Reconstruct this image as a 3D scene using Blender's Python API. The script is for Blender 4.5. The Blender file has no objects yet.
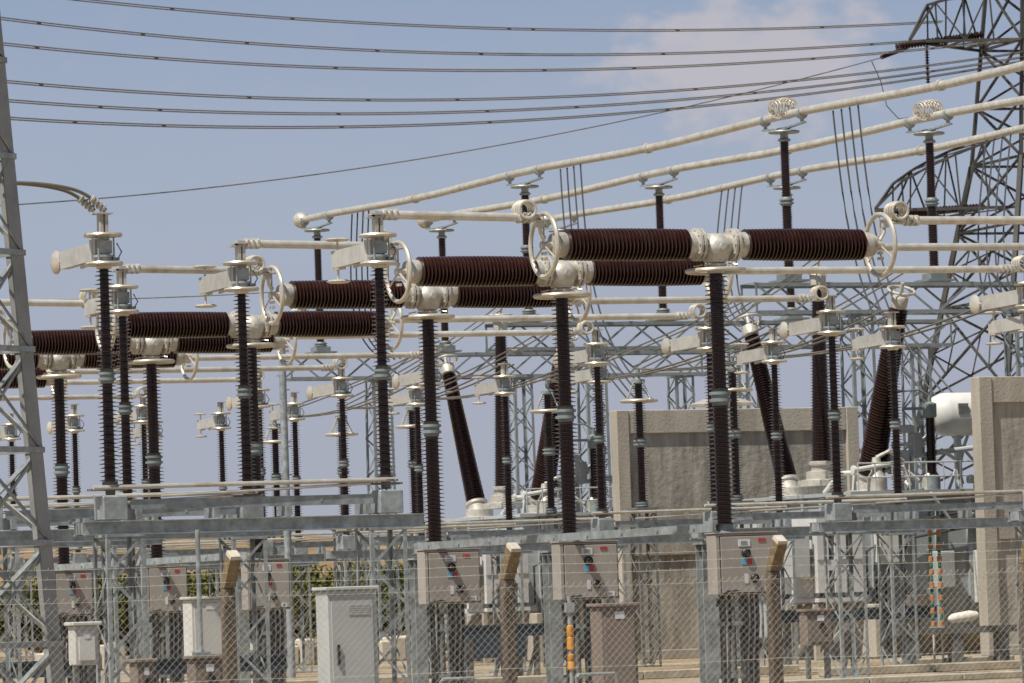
import bpy, math, random
from mathutils import Vector, Matrix
random.seed(7)
R = math.radians
PI = math.pi
C = bpy.context.scene.collection
SC = bpy.context.scene

# ---------------------------------------------------------------- view frame
YAW = R(24.8); CY, SY = math.cos(YAW), math.sin(YAW)
F = 5000.0; HZ = 600.0; ROLL = R(1.9); TR = math.tan(ROLL); EYE = 1.7
def at(px, py, D):
    """photo position + distance in metres -> world point"""
    x = px + (HZ-py)*TR; y = py + (px-512)*TR
    r = (x-512)/F*D
    return Vector((CY*r+SY*D, -SY*r+CY*D, EYE+(HZ-y)*D/F))
def gnd(px, py, D):
    p = at(px, py, D); return (p.x, p.y, 0.0)

# ---------------------------------------------------------------- mesh builder
class MB:
    def __init__(s): s.v = []; s.f = []
    def add(s, vs, fs):
        n = len(s.v); s.v += [tuple(v) for v in vs]; s.f += [tuple(i+n for i in f) for f in fs]; return s
    def box(s, x0, x1, y0, y1, z0, z1):
        return s.add([(x0,y0,z0),(x1,y0,z0),(x1,y1,z0),(x0,y1,z0),(x0,y0,z1),(x1,y0,z1),(x1,y1,z1),(x0,y1,z1)],
              [(0,3,2,1),(4,5,6,7),(0,1,5,4),(1,2,6,5),(2,3,7,6),(3,0,4,7)])
    def cbox(s, cx, cy, z0, w, d, h): return s.box(cx-w/2, cx+w/2, cy-d/2, cy+d/2, z0, z0+h)
    def bev(s, x0, x1, y0, y1, z0, z1, b=.01):
        """box with all twelve edges chamfered"""
        vs = []; idx = {}
        for ix, (xa, sx) in enumerate(((x0,1),(x1,-1))):
            for iy, (ya, sy) in enumerate(((y0,1),(y1,-1))):
                for iz, (za, sz) in enumerate(((z0,1),(z1,-1))):
                    idx[ix,iy,iz,0] = len(vs); vs.append((xa, ya+sy*b, za+sz*b))
                    idx[ix,iy,iz,1] = len(vs); vs.append((xa+sx*b, ya, za+sz*b))
                    idx[ix,iy,iz,2] = len(vs); vs.append((xa+sx*b, ya+sy*b, za))
        fs = []
        for ix in (0,1): fs.append([idx[ix,a,c,0] for a, c in ((0,0),(1,0),(1,1),(0,1))][::(-1 if ix == 0 else 1)])
        for iy in (0,1): fs.append([idx[a,iy,c,1] for a, c in ((0,0),(1,0),(1,1),(0,1))][::(1 if iy == 0 else -1)])
        for iz in (0,1): fs.append([idx[a,c,iz,2] for a, c in ((0,0),(1,0),(1,1),(0,1))][::(-1 if iz == 0 else 1)])
        for ix in (0,1):
            for iy in (0,1):
                fs.append([idx[ix,iy,0,0], idx[ix,iy,0,1], idx[ix,iy,1,1], idx[ix,iy,1,0]])
                for iz in (0,1):
                    fs.append([idx[ix,iy,iz,k] for k in (0,1,2)])
        for ix in (0,1):
            for iz in (0,1): fs.append([idx[ix,0,iz,0], idx[ix,0,iz,2], idx[ix,1,iz,2], idx[ix,1,iz,0]])
        for iy in (0,1):
            for iz in (0,1): fs.append([idx[0,iy,iz,1], idx[0,iy,iz,2], idx[1,iy,iz,2], idx[1,iy,iz,1]])
        return s.add(vs, fs)
    def bar(s, p0, p1, w, h=None, up=(0,0,1)):
        h = w if h is None else h
        p0 = Vector(p0); p1 = Vector(p1); d = (p1-p0)
        if d.length < 1e-6: return s
        d.normalize(); u = Vector(up)
        if abs(d.dot(u)) > .98: u = Vector((0,1,0))
        a = d.cross(u).normalized()*w/2; b = a.cross(d).normalized()*h/2
        vs = [p+q for p in (p0,p1) for q in (-a-b, a-b, a+b, -a+b)]
        return s.add(vs, [(0,1,2,3),(7,6,5,4),(0,4,5,1),(1,5,6,2),(2,6,7,3),(3,7,4,0)])
    def ell(s, p0, p1, w, t, a, b):
        """angle iron: legs run along directions a and b from the corner line"""
        p0 = Vector(p0); p1 = Vector(p1); a = Vector(a); b = Vector(b)
        prof = [a*0+b*0, a*w, a*w+b*t, a*t+b*t, a*t+b*w, b*w]
        vs = [p+q for p in (p0,p1) for q in prof]
        fs = [(0,1,2,3,4,5),(11,10,9,8,7,6)]+[(i,(i+1)%6,(i+1)%6+6,i+6) for i in range(6)]
        return s.add(vs, fs)
    def lathe(s, prof, o=(0,0,0), ax=(0,0,1), seg=20):
        o = Vector(o); ax = Vector(ax).normalized()
        t = Vector((0,1,0)) if abs(ax.z) > .9 or abs(ax.x) > .9 else Vector((0,0,1))
        a = ax.cross(t).normalized(); b = ax.cross(a)
        cs = [(math.cos(2*PI*i/seg), math.sin(2*PI*i/seg)) for i in range(seg)]
        vs = []; fs = []
        for r, z in prof:
            for c, q in cs: vs.append(o+ax*z+a*(c*r)+b*(q*r))
        for j in range(len(prof)-1):
            for i in range(seg):
                k = (i+1)%seg
                fs.append((j*seg+i, (j+1)*seg+i, (j+1)*seg+k, j*seg+k))
        fs.append(tuple(range(seg))); fs.append(tuple(range((len(prof)-1)*seg, len(prof)*seg))[::-1])
        return s.add(vs, fs)
    def cyl(s, p0, p1, r, seg=12, r1=None):
        p0 = Vector(p0); p1 = Vector(p1); L = (p1-p0).length
        return s.lathe([(r,0),(r if r1 is None else r1, L)], p0, p1-p0, seg)
    def torus(s, c, RR, r, n=(0,0,1), seg=40, k=8):
        c = Vector(c); n = Vector(n).normalized()
        t = Vector((0,0,1)) if abs(n.z) < .9 else Vector((1,0,0))
        a = n.cross(t).normalized(); b = n.cross(a)
        vs = []; fs = []
        for i in range(seg):
            th = 2*PI*i/seg; d = a*math.cos(th)+b*math.sin(th)
            for j in range(k):
                ph = 2*PI*j/k
                vs.append(c+d*(RR+r*math.cos(ph))+n*(r*math.sin(ph)))
        for i in range(seg):
            for j in range(k):
                fs.append((i*k+j, ((i+1)%seg)*k+j, ((i+1)%seg)*k+(j+1)%k, i*k+(j+1)%k))
        return s.add(vs, fs)
    def path(s, pts, r, seg=6):
        pts = [Vector(p) for p in pts]; n = len(pts); vs = []; fs = []
        for i, p in enumerate(pts):
            d = (pts[min(i+1,n-1)]-pts[max(i-1,0)]).normalized()
            t = Vector((0,0,1)) if abs(d.z) < .95 else Vector((0,1,0))
            a = d.cross(t).normalized(); b = a.cross(d)
            for j in range(seg):
                ph = 2*PI*j/seg; vs.append(p+a*(r*math.cos(ph))+b*(r*math.sin(ph)))
        for i in range(n-1):
            for j in range(seg):
                fs.append((i*seg+j, i*seg+(j+1)%seg, (i+1)*seg+(j+1)%seg, (i+1)*seg+j))
        fs.append(tuple(range(seg))[::-1]); fs.append(tuple(range((n-1)*seg, n*seg)))
        return s.add(vs, fs)
    def build(s, name, mat, parent=None, loc=None, smooth=True, ang=35):
        me = bpy.data.meshes.new(name); me.from_pydata(s.v, [], s.f); me.update()
        if smooth and len(s.f):
            me.polygons.foreach_set('use_smooth', [True]*len(me.polygons))
            me.set_sharp_from_angle(angle=R(ang))
        me.materials.append(mat)
        o = bpy.data.objects.new(name, me); C.objects.link(o)
        if parent: o.parent = parent
        if loc: o.location = loc
        return o

def tag(o, label=None, cat=None, group=None, kind=None):
    if label: o['label'] = label
    if cat: o['category'] = cat
    if group: o['group'] = group
    if kind: o['kind'] = kind
    return o
def thing(name, label, cat, loc=(0,0,0), group=None, rz=0):
    o = bpy.data.objects.new(name, None); C.objects.link(o)
    o.empty_display_size = .3; o.location = loc; o.rotation_euler = (0,0,rz)
    return tag(o, label, cat, group)
def dup(root, loc, label=None, group=None, rz=None):
    def cp(o, par):
        c = o.copy(); C.objects.link(c); c.parent = par
        for ch in list(o.children): cp(ch, c)
        return c
    r = cp(root, None); r.location = loc
    if rz is not None: r.rotation_euler = (0,0,rz)
    if label: r['label'] = label
    if group: r['group'] = group
    return r

# ---------------------------------------------------------------- materials
def mat(name, col, rough=.6, metal=0., var=.12, scale=6., bump=0., bscale=60., spec=.5, col2=None, stain=None, streak=False, sunlit_top=None, vary=.09):
    m = bpy.data.materials.new(name); m.use_nodes = True
    nt = m.node_tree; N = nt.nodes; L = nt.links; b = N['Principled BSDF']
    b.inputs['Roughness'].default_value = rough; b.inputs['Metallic'].default_value = metal
    b.inputs['Specular IOR Level'].default_value = spec
    tc = N.new('ShaderNodeTexCoord'); mp = N.new('ShaderNodeMapping'); oi = N.new('ShaderNodeObjectInfo')
    L.new(tc.outputs['Object'], mp.inputs['Vector'])
    mu = N.new('ShaderNodeVectorMath'); mu.operation = 'SCALE'; mu.inputs['Scale'].default_value = 37.
    cb = N.new('ShaderNodeCombineXYZ')
    for k in range(3): L.new(oi.outputs['Random'], cb.inputs[k])
    L.new(cb.outputs[0], mu.inputs[0]); L.new(mu.outputs[0], mp.inputs['Location'])
    if streak: mp.inputs['Scale'].default_value = (1,1,.18)
    n = N.new('ShaderNodeTexNoise'); n.inputs['Scale'].default_value = scale; n.inputs['Detail'].default_value = 6; n.inputs['Roughness'].default_value = .6
    L.new(mp.outputs[0], n.inputs['Vector'])
    cr = N.new('ShaderNodeValToRGB')
    c1 = tuple(max(0,c*(1-var)) for c in col); c2 = col2 or tuple(min(1,c*(1+var)) for c in col)
    cr.color_ramp.elements[0].color = (*c1,1); cr.color_ramp.elements[0].position = .33
    cr.color_ramp.elements[1].color = (*c2,1); cr.color_ramp.elements[1].position = .68
    L.new(n.outputs['Fac'], cr.inputs['Fac']); out = cr.outputs['Color']
    if stain:
        n2 = N.new('ShaderNodeTexNoise'); n2.inputs['Scale'].default_value = scale*.45; n2.inputs['Detail'].default_value = 9; n2.inputs['Roughness'].default_value = .7
        L.new(mp.outputs[0], n2.inputs['Vector'])
        r2 = N.new('ShaderNodeValToRGB'); r2.color_ramp.elements[0].position = .5; r2.color_ramp.elements[1].position = .72
        r2.color_ramp.elements[1].color = (.75,.75,.75,1)
        L.new(n2.outputs['Fac'], r2.inputs['Fac'])
        mx = N.new('ShaderNodeMix'); mx.data_type = 'RGBA'
        L.new(r2.outputs['Color'], mx.inputs['Factor']); L.new(out, mx.inputs['A']); mx.inputs['B'].default_value = (*stain,1); out = mx.outputs['Result']
    hv = N.new('ShaderNodeHueSaturation'); vm = N.new('ShaderNodeMapRange'); vm.inputs['To Min'].default_value = 1-vary; vm.inputs['To Max'].default_value = 1+vary
    L.new(oi.outputs['Random'], vm.inputs['Value']); L.new(vm.outputs[0], hv.inputs['Value']); L.new(out, hv.inputs['Color']); out = hv.outputs['Color']
    if sunlit_top:  # sunlit shed tops painted in: paler tint on upward faces
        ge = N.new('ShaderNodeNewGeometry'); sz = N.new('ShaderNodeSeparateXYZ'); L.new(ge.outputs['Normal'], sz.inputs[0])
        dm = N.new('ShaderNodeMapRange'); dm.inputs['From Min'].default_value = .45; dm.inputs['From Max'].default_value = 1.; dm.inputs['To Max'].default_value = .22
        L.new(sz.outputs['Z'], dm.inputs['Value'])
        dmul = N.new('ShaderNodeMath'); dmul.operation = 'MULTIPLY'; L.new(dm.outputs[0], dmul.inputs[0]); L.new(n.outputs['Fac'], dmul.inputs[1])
        dx = N.new('ShaderNodeMix'); dx.data_type = 'RGBA'; L.new(dmul.outputs[0], dx.inputs['Factor']); L.new(out, dx.inputs['A']); dx.inputs['B'].default_value = (*sunlit_top,1); out = dx.outputs['Result']
    L.new(out, b.inputs['Base Color'])
    rr = N.new('ShaderNodeMapRange'); rr.inputs['To Min'].default_value = max(0,rough-.12); rr.inputs['To Max'].default_value = min(1,rough+.12)
    L.new(n.outputs['Fac'], rr.inputs['Value']); L.new(rr.outputs[0], b.inputs['Roughness'])
    if bump:
        n3 = N.new('ShaderNodeTexNoise'); n3.inputs['Scale'].default_value = bscale; n3.inputs['Detail'].default_value = 5
        L.new(tc.outputs['Object'], n3.inputs['Vector'])
        bp = N.new('ShaderNodeBump'); bp.inputs['Strength'].default_value = bump; bp.inputs['Distance'].default_value = .02
        L.new(n3.outputs['Fac'], bp.inputs['Height']); L.new(bp.outputs[0], b.inputs['Normal'])
    return m

M = dict(
 galv  = mat('galvanised_steel', (.31,.34,.345), .45, .3, .30, 7, bump=.12, bscale=25, stain=(.20,.205,.195)),
 galvd = mat('weathered_steel', (.17,.175,.165), .6, .3, .25, 6, bump=.1, stain=(.10,.085,.065)),
 green = mat('green_grey_steel', (.21,.24,.245), .6, .2, .15, 3),
 leg   = mat('grey_plate_steel', (.33,.34,.33), .55, .3, .14, 3, bump=.1, stain=(.22,.22,.21)),  # light grey plate of the gantry leg, same tone on every face
 alu   = mat('weathered_aluminium', (.58,.56,.50), .36, .4, .14, 5, stain=(.38,.29,.17)),
 cast  = mat('cast_aluminium', (.47,.45,.40), .5, .3, .16, 9, bump=.15, bscale=30, stain=(.28,.23,.17)),
 armg  = mat('arm_plate', (.50,.49,.45), .45, .3, .10, 5, stain=(.33,.30,.25)),
 porc  = mat('brown_glazed_porcelain', (.062,.018,.013), .28, 0, .2, 10, spec=.6, col2=(.085,.026,.018)),
 porcd = mat('dark_brown_porcelain', (.020,.006,.005), .24, 0, .25, 10, spec=.45, stain=(.032,.014,.011), sunlit_top=(.20,.13,.10), vary=.15),
 porch = mat('red_brown_porcelain', (.026,.0095,.0075), .20, 0, .2, 6, spec=.8, col2=(.038,.0135,.010), stain=(.034,.021,.017), sunlit_top=(.20,.13,.11), vary=.18),
 joint = mat('flange_casting', (.22,.255,.26), .6, .2, .15, 8, stain=(.14,.14,.13)),
 box   = mat('taupe_painted_cabinet', (.33,.305,.275), .55, 0, .07, 3, stain=(.28,.24,.21)),
 boxd  = mat('brown_painted_cabinet', (.19,.155,.13), .6, 0, .09, 3, stain=(.14,.11,.09)),
 white = mat('off_white_paint', (.56,.56,.53), .5, 0, .06, 3, stain=(.5,.48,.43)),
 greyp = mat('light_grey_paint', (.43,.45,.44), .55, 0, .07, 2, stain=(.35,.35,.33)),
 radi  = mat('pale_radiator_paint', (.54,.545,.54), .5, 0, .08, 2, stain=(.42,.40,.36)),
 trans = mat('transformer_grey_paint', (.36,.39,.40), .5, 0, .08, 1.5, stain=(.29,.30,.29)),
 conc  = mat('concrete', (.375,.34,.285), .9, 0, .16, 1.6, bump=.5, bscale=14, stain=(.24,.21,.165), streak=True),
 concp = mat('rendered_concrete_panel', (.34,.315,.27), .95, 0, .3, 4.5, bump=.9, bscale=7, stain=(.18,.165,.14), streak=True),
 post  = mat('rough_concrete_post', (.15,.12,.09), .95, 0, .35, 22, bump=.8, bscale=70, stain=(.13,.10,.075)),
 postt = mat('ochre_stained_concrete', (.21,.155,.09), .9, 0, .35, 14, bump=.5, bscale=60, stain=(.17,.115,.06)),
 posth = mat('pale_post_head', (.50,.45,.37), .85, 0, .15, 14),
 mesh  = mat('zinc_wire', (.48,.455,.40), .5, .0, .1, 9),
 wire  = mat('conductor_cable', (.17,.155,.125), .55, .3, .15, 2),
 wired = mat('dark_cable', (.05,.05,.055), .6, .1, .1, 2),
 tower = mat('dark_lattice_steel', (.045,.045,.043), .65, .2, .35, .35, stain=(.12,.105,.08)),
 disc  = mat('corona_shield_metal', (.60,.56,.48), .36, .4, .12, 5, stain=(.38,.31,.21)),
 blue  = mat('dark_blue_painted_duct', (.035,.055,.075), .55, 0, .15, 2, stain=(.05,.06,.065)),
 black = mat('black_plastic', (.02,.02,.02), .5, 0, .1, 5),
 lblue = mat('blue_plate', (.10,.35,.50), .5, 0, .05, 5),
 red   = mat('red_plate', (.42,.04,.05), .5, 0, .05, 5),
 lab   = mat('pale_plate', (.62,.64,.66), .5, 0, .04, 5),
 labt  = mat('plate_print', (.12,.12,.14), .6, 0, .04, 5),
 orange= mat('orange_insulation', (.36,.15,.05), .6, 0, .1, 5),
 dgreen= mat('green_insulation', (.03,.13,.09), .6, 0, .1, 5),
 yellow= mat('yellow_sleeve', (.55,.25,.03), .6, 0, .1, 5),
 kerb  = mat('kerb_concrete', (.37,.32,.24), .95, 0, .2, 3, bump=.5, bscale=20, stain=(.22,.18,.13)),
 rope  = mat('cream_lagging', (.68,.64,.55), .8, 0, .08, 8),
)
def leafmat(name, a, b):
    m = bpy.data.materials.new(name); m.use_nodes = True; nt = m.node_tree; N = nt.nodes; L = nt.links; p = N['Principled BSDF']
    tc = N.new('ShaderNodeTexCoord'); n = N.new('ShaderNodeTexNoise'); n.inputs['Scale'].default_value = 1.6; n.inputs['Detail'].default_value = 4
    L.new(tc.outputs['Object'], n.inputs['Vector'])
    cr = N.new('ShaderNodeValToRGB'); cr.color_ramp.elements[0].color = (*a,1); cr.color_ramp.elements[1].color = (*b,1)
    cr.color_ramp.elements[0].position = .35; cr.color_ramp.elements[1].position = .65
    L.new(n.outputs['Fac'], cr.inputs['Fac']); L.new(cr.outputs['Color'], p.inputs['Base Color']); p.inputs['Roughness'].default_value = .7
    p.inputs['Specular IOR Level'].default_value = .2
    return m
M['leaf'] = leafmat('shrub_leaves', (.045,.06,.015), (.15,.14,.04))
M['bark'] = mat('shrub_bark', (.12,.08,.05), .9)

def groundmat():
    m = bpy.data.materials.new('sandy_gravel'); m.use_nodes = True; nt = m.node_tree; N = nt.nodes; L = nt.links; p = N['Principled BSDF']
    g = N.new('ShaderNodeNewGeometry')
    n1 = N.new('ShaderNodeTexNoise'); n1.inputs['Scale'].default_value = .16; n1.inputs['Detail'].default_value = 6
    n2 = N.new('ShaderNodeTexVoronoi'); n2.inputs['Scale'].default_value = 16
    n3 = N.new('ShaderNodeTexNoise'); n3.inputs['Scale'].default_value = 3.5; n3.inputs['Detail'].default_value = 8; n3.inputs['Roughness'].default_value = .7
    for n in (n1,n2,n3): L.new(g.outputs['Position'], n.inputs['Vector'])
    c1 = N.new('ShaderNodeValToRGB'); e = c1.color_ramp.elements
    e[0].position = .42; e[0].color = (.37,.275,.165,1); e[1].position = .58; e[1].color = (.43,.38,.30,1)
    L.new(n1.outputs['Fac'], c1.inputs['Fac'])
    c3 = N.new('ShaderNodeValToRGB'); c3.color_ramp.elements[0].position = .3; c3.color_ramp.elements[0].color = (.42,.39,.34,1); c3.color_ramp.elements[1].position = .6; c3.color_ramp.elements[1].color = (1,1,1,1)
    L.new(n3.outputs['Fac'], c3.inputs['Fac'])
    mx = N.new('ShaderNodeMix'); mx.data_type = 'RGBA'; mx.blend_type = 'MULTIPLY'; mx.inputs['Factor'].default_value = .9
    L.new(c1.outputs['Color'], mx.inputs['A']); L.new(c3.outputs['Color'], mx.inputs['B'])
    L.new(mx.outputs['Result'], p.inputs['Base Color']); p.inputs['Roughness'].default_value = .95; p.inputs['Specular IOR Level'].default_value = .1
    bp = N.new('ShaderNodeBump'); bp.inputs['Strength'].default_value = .8; bp.inputs['Distance'].default_value = .06
    L.new(n2.outputs['Distance'], bp.inputs['Height']); L.new(bp.outputs[0], p.inputs['Normal'])
    return m
M['ground'] = groundmat()
M['soil'] = mat('ochre_soil', (.25,.165,.085), .95, 0, .3, .5, bump=.6, bscale=1.5, stain=(.075,.095,.02))

# ---------------------------------------------------------------- shared shapes
def sheds(z0, z1, rc0, rs0, pitch, rc1=None, rs1=None, bulge=0, alt=.8, flat=False):
    """profile of an insulator: a row of sheds between z0 and z1"""
    rc1 = rc0 if rc1 is None else rc1; rs1 = rs0 if rs1 is None else rs1
    n = max(2, round((z1-z0)/pitch)); p = (z1-z0)/n; pr = [(rc0*.6, z0), (rc0, z0)]
    for i in range(n):
        t = (i+.5)/n; b = 1+bulge*math.sin(PI*t)
        rc = (rc0+(rc1-rc0)*t)*b; rs = (rs0+(rs1-rs0)*t)*b
        if i % 2 and alt < 1: rs = rc+(rs-rc)*alt
        z = z0+i*p
        if flat: pr += [(rc, z+.12*p), (rs*.99, z+.38*p), (rs, z+.5*p), (rs*.99, z+.62*p), (rc, z+.88*p)]
        else:    pr += [(rc, z+.22*p), (rs, z+.14*p), (rs, z+.24*p), (rc, z+.50*p)]
    pr += [(rc1, z1), (rc1*.6, z1)]
    return pr
def flange(mb, z, r, h, o=(0,0,0), ax=(0,0,1), seg=20):
    mb.lathe([(r*.72,z-h/2),(r*.8,z-h*.30),(r,z-h*.28),(r,z-h*.12),(r*.82,z-h*.1),(r*.82,z+h*.1),(r,z+h*.12),(r,z+h*.28),(r*.8,z+h*.30),(r*.72,z+h/2)], o, ax, seg)
    return mb
def lattice(mb, p0, p1, w0, w1, n, leg, br, d0=None, d1=None):
    """square lattice column or beam, legs of angle iron, zigzag bracing on four faces"""
    d0 = w0 if d0 is None else d0; d1 = w1 if d1 is None else d1
    p0 = Vector(p0); p1 = Vector(p1); ax = (p1-p0).normalized()
    if abs(ax.z) > .7: a = Vector((1,0,0)); b = Vector((0,1,0))
    else: a = Vector((0,0,1)); b = ax.cross(a).normalized()
    def cor(t, i):
        sx, sy = ((-1,-1),(1,-1),(1,1),(-1,1))[i]
        return p0.lerp(p1,t)+a*(sx*(w0+(w1-w0)*t)/2)+b*(sy*(d0+(d1-d0)*t)/2)
    for i in range(4):
        sx, sy = ((-1,-1),(1,-1),(1,1),(-1,1))[i]
        mb.ell(cor(0,i), cor(1,i), leg, leg*.14, a*(-sx), b*(-sy))
    for i in range(4):
        j = (i+1)%4; nrm = ((cor(0,i)+cor(0,j))/2-p0)
        if nrm.length == 0: continue
        nrm.normalize()
        for k in range(n):
            t0, t1 = k/n, (k+1)/n
            q0, q1 = (cor(t0,i), cor(t1,j)) if (k+i) % 2 == 0 else (cor(t0,j), cor(t1,i))
            off = nrm*(.006 if i % 2 else -.012)
            mb.bar(q0+off, q1+off, br, br*.18 if br > .03 else br*.3, up=nrm)
        for t in (0.003, .997): mb.bar(cor(t,i), cor(t,j), br, br*.3, up=nrm)
    return mb
def ibeam(mb, x0, x1, y, z0, z1, w, t=.014):
    mb.box(x0,x1,y-w/2,y+w/2,z0,z0+t); mb.box(x0,x1,y-w/2,y+w/2,z1-t,z1); mb.box(x0+.003,x1-.003,y-.005,y+.005,z0+t,z1-t)
    return mb
def sag(p0, p1, s, n=14):
    p0 = Vector(p0); p1 = Vector(p1)
    return [p0.lerp(p1,i/n)-Vector((0,0,4*s*(i/n)*(1-i/n))) for i in range(n+1)]

# ================================================================ SETTING
g = MB(); g.add([(-700,-300,0),(1100,-300,0),(1100,1500,0),(-700,1500,0)], [(0,1,2,3)])
tag(g.build('ground', M['ground']), kind='structure')
# low rising ground behind the yard
h = MB(); nx, ny = 90, 10
D0 = 235.
for j in range(ny+1):
    for i in range(nx+1):
        r = -90+180*i/nx; d = D0+j*16
        t = min(1, j/3.); zz = (1-math.cos(PI*t))/2*(5.7+.35*math.sin(r*.13)+.25*math.sin(r*.37+1)+.15*random.random())-.3*(1 if j == 0 else 0)
        zz += j*.10
        h.v.append((CY*r+SY*d, -SY*r+CY*d, zz))
for j in range(ny):
    for i in range(nx):
        a = j*(nx+1)+i; h.f.append((a, a+1, a+nx+2, a+nx+1))
tag(h.build('hills', M['soil'], ang=80), kind='structure')

# ================================================================ CIRCUIT BREAKERS
BX = 33.7
PH = {'A':(65.4,70.7,75.9), 'B':(83.8,88.9,94.1), 'C':(101.9,107.0,112.1), 'D':(119.9,125.1,130.2)}
def control_box(t, full=True):
    b = MB(); b.bev(-.48,.53,-.62,-.32,1.67,2.56,.012)
    b.box(-.495,.545,-.633,-.31,2.562,2.582)
    cb = b.build('control_box', M['box'], t)
    d = MB(); d.box(-.418,.512,-.6235,-.6205,1.688,2.528); d.build('door_seal', M['black'], cb)
    for hz_ in (1.85,2.1,2.35):
        d = MB(); d.cyl((.505,-.632,hz_-.04),(.505,-.632,hz_+.04),.012,8); d.build('hinge', M['galvd'], cb)
    d = MB(); d.bev(-.405,.50,-.637,-.624,1.70,2.515,.005); d.build('door', M['box'], cb)
    for (x,z,w,hh,mm,nm) in ((-.02,2.42,.19,.10,'lab','nameplate'),(.27,2.46,.12,.045,'red','warning_plate'),
                             (-.035,2.15,.09,.09,'lblue','switch_plate'),(.055,2.15,.085,.09,'red','switch_plate'),
                             (.0,1.90,.06,.14,'lab','switch_plate'),(.37,1.75,.13,.07,'lab','sticker')):
        q = MB(); q.box(x-w/2,x+w/2,-.645,-.6375,z-hh/2,z+hh/2); q.build(nm, M[mm], cb)
    q = MB()
    for k in range(4): q.box(-.08,.04-.02*(k%2),-.6475,-.6455,2.39+.017*k,2.396+.017*k)
    for k in range(3): q.box(.325,.395,-.6475,-.6455,1.735+.014*k,1.74+.014*k)
    q.build('lettering', M['labt'], cb)
    for (x,z,r) in ((0.,2.27,.072),(.13,1.90,.066)):
        q = MB(); q.lathe([(r,0),(r,.03),(r*.8,.045),(r*.7,.03),(r*.68,.025)], (x,-.637,z), (0,-1,0), 20); q.bar((x-.03,-.67,z-.03),(x+.03,-.67,z+.03),.02,.02)
        q.build('dial', M['black'], cb)
        q = MB(); q.lathe([(r*.62,0),(r*.62,.002)], (x,-.6645,z), (0,-1,0), 20); q.build('dial_face', M['galvd'], cb)
    q = MB(); q.bar((-.33,-.66,1.72),(-.14,-.66,1.73),.02,.02); q.bar((-.33,-.66,1.72),(-.36,-.66,1.69),.02,.02); q.build('handle', M['black'], cb)
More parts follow.
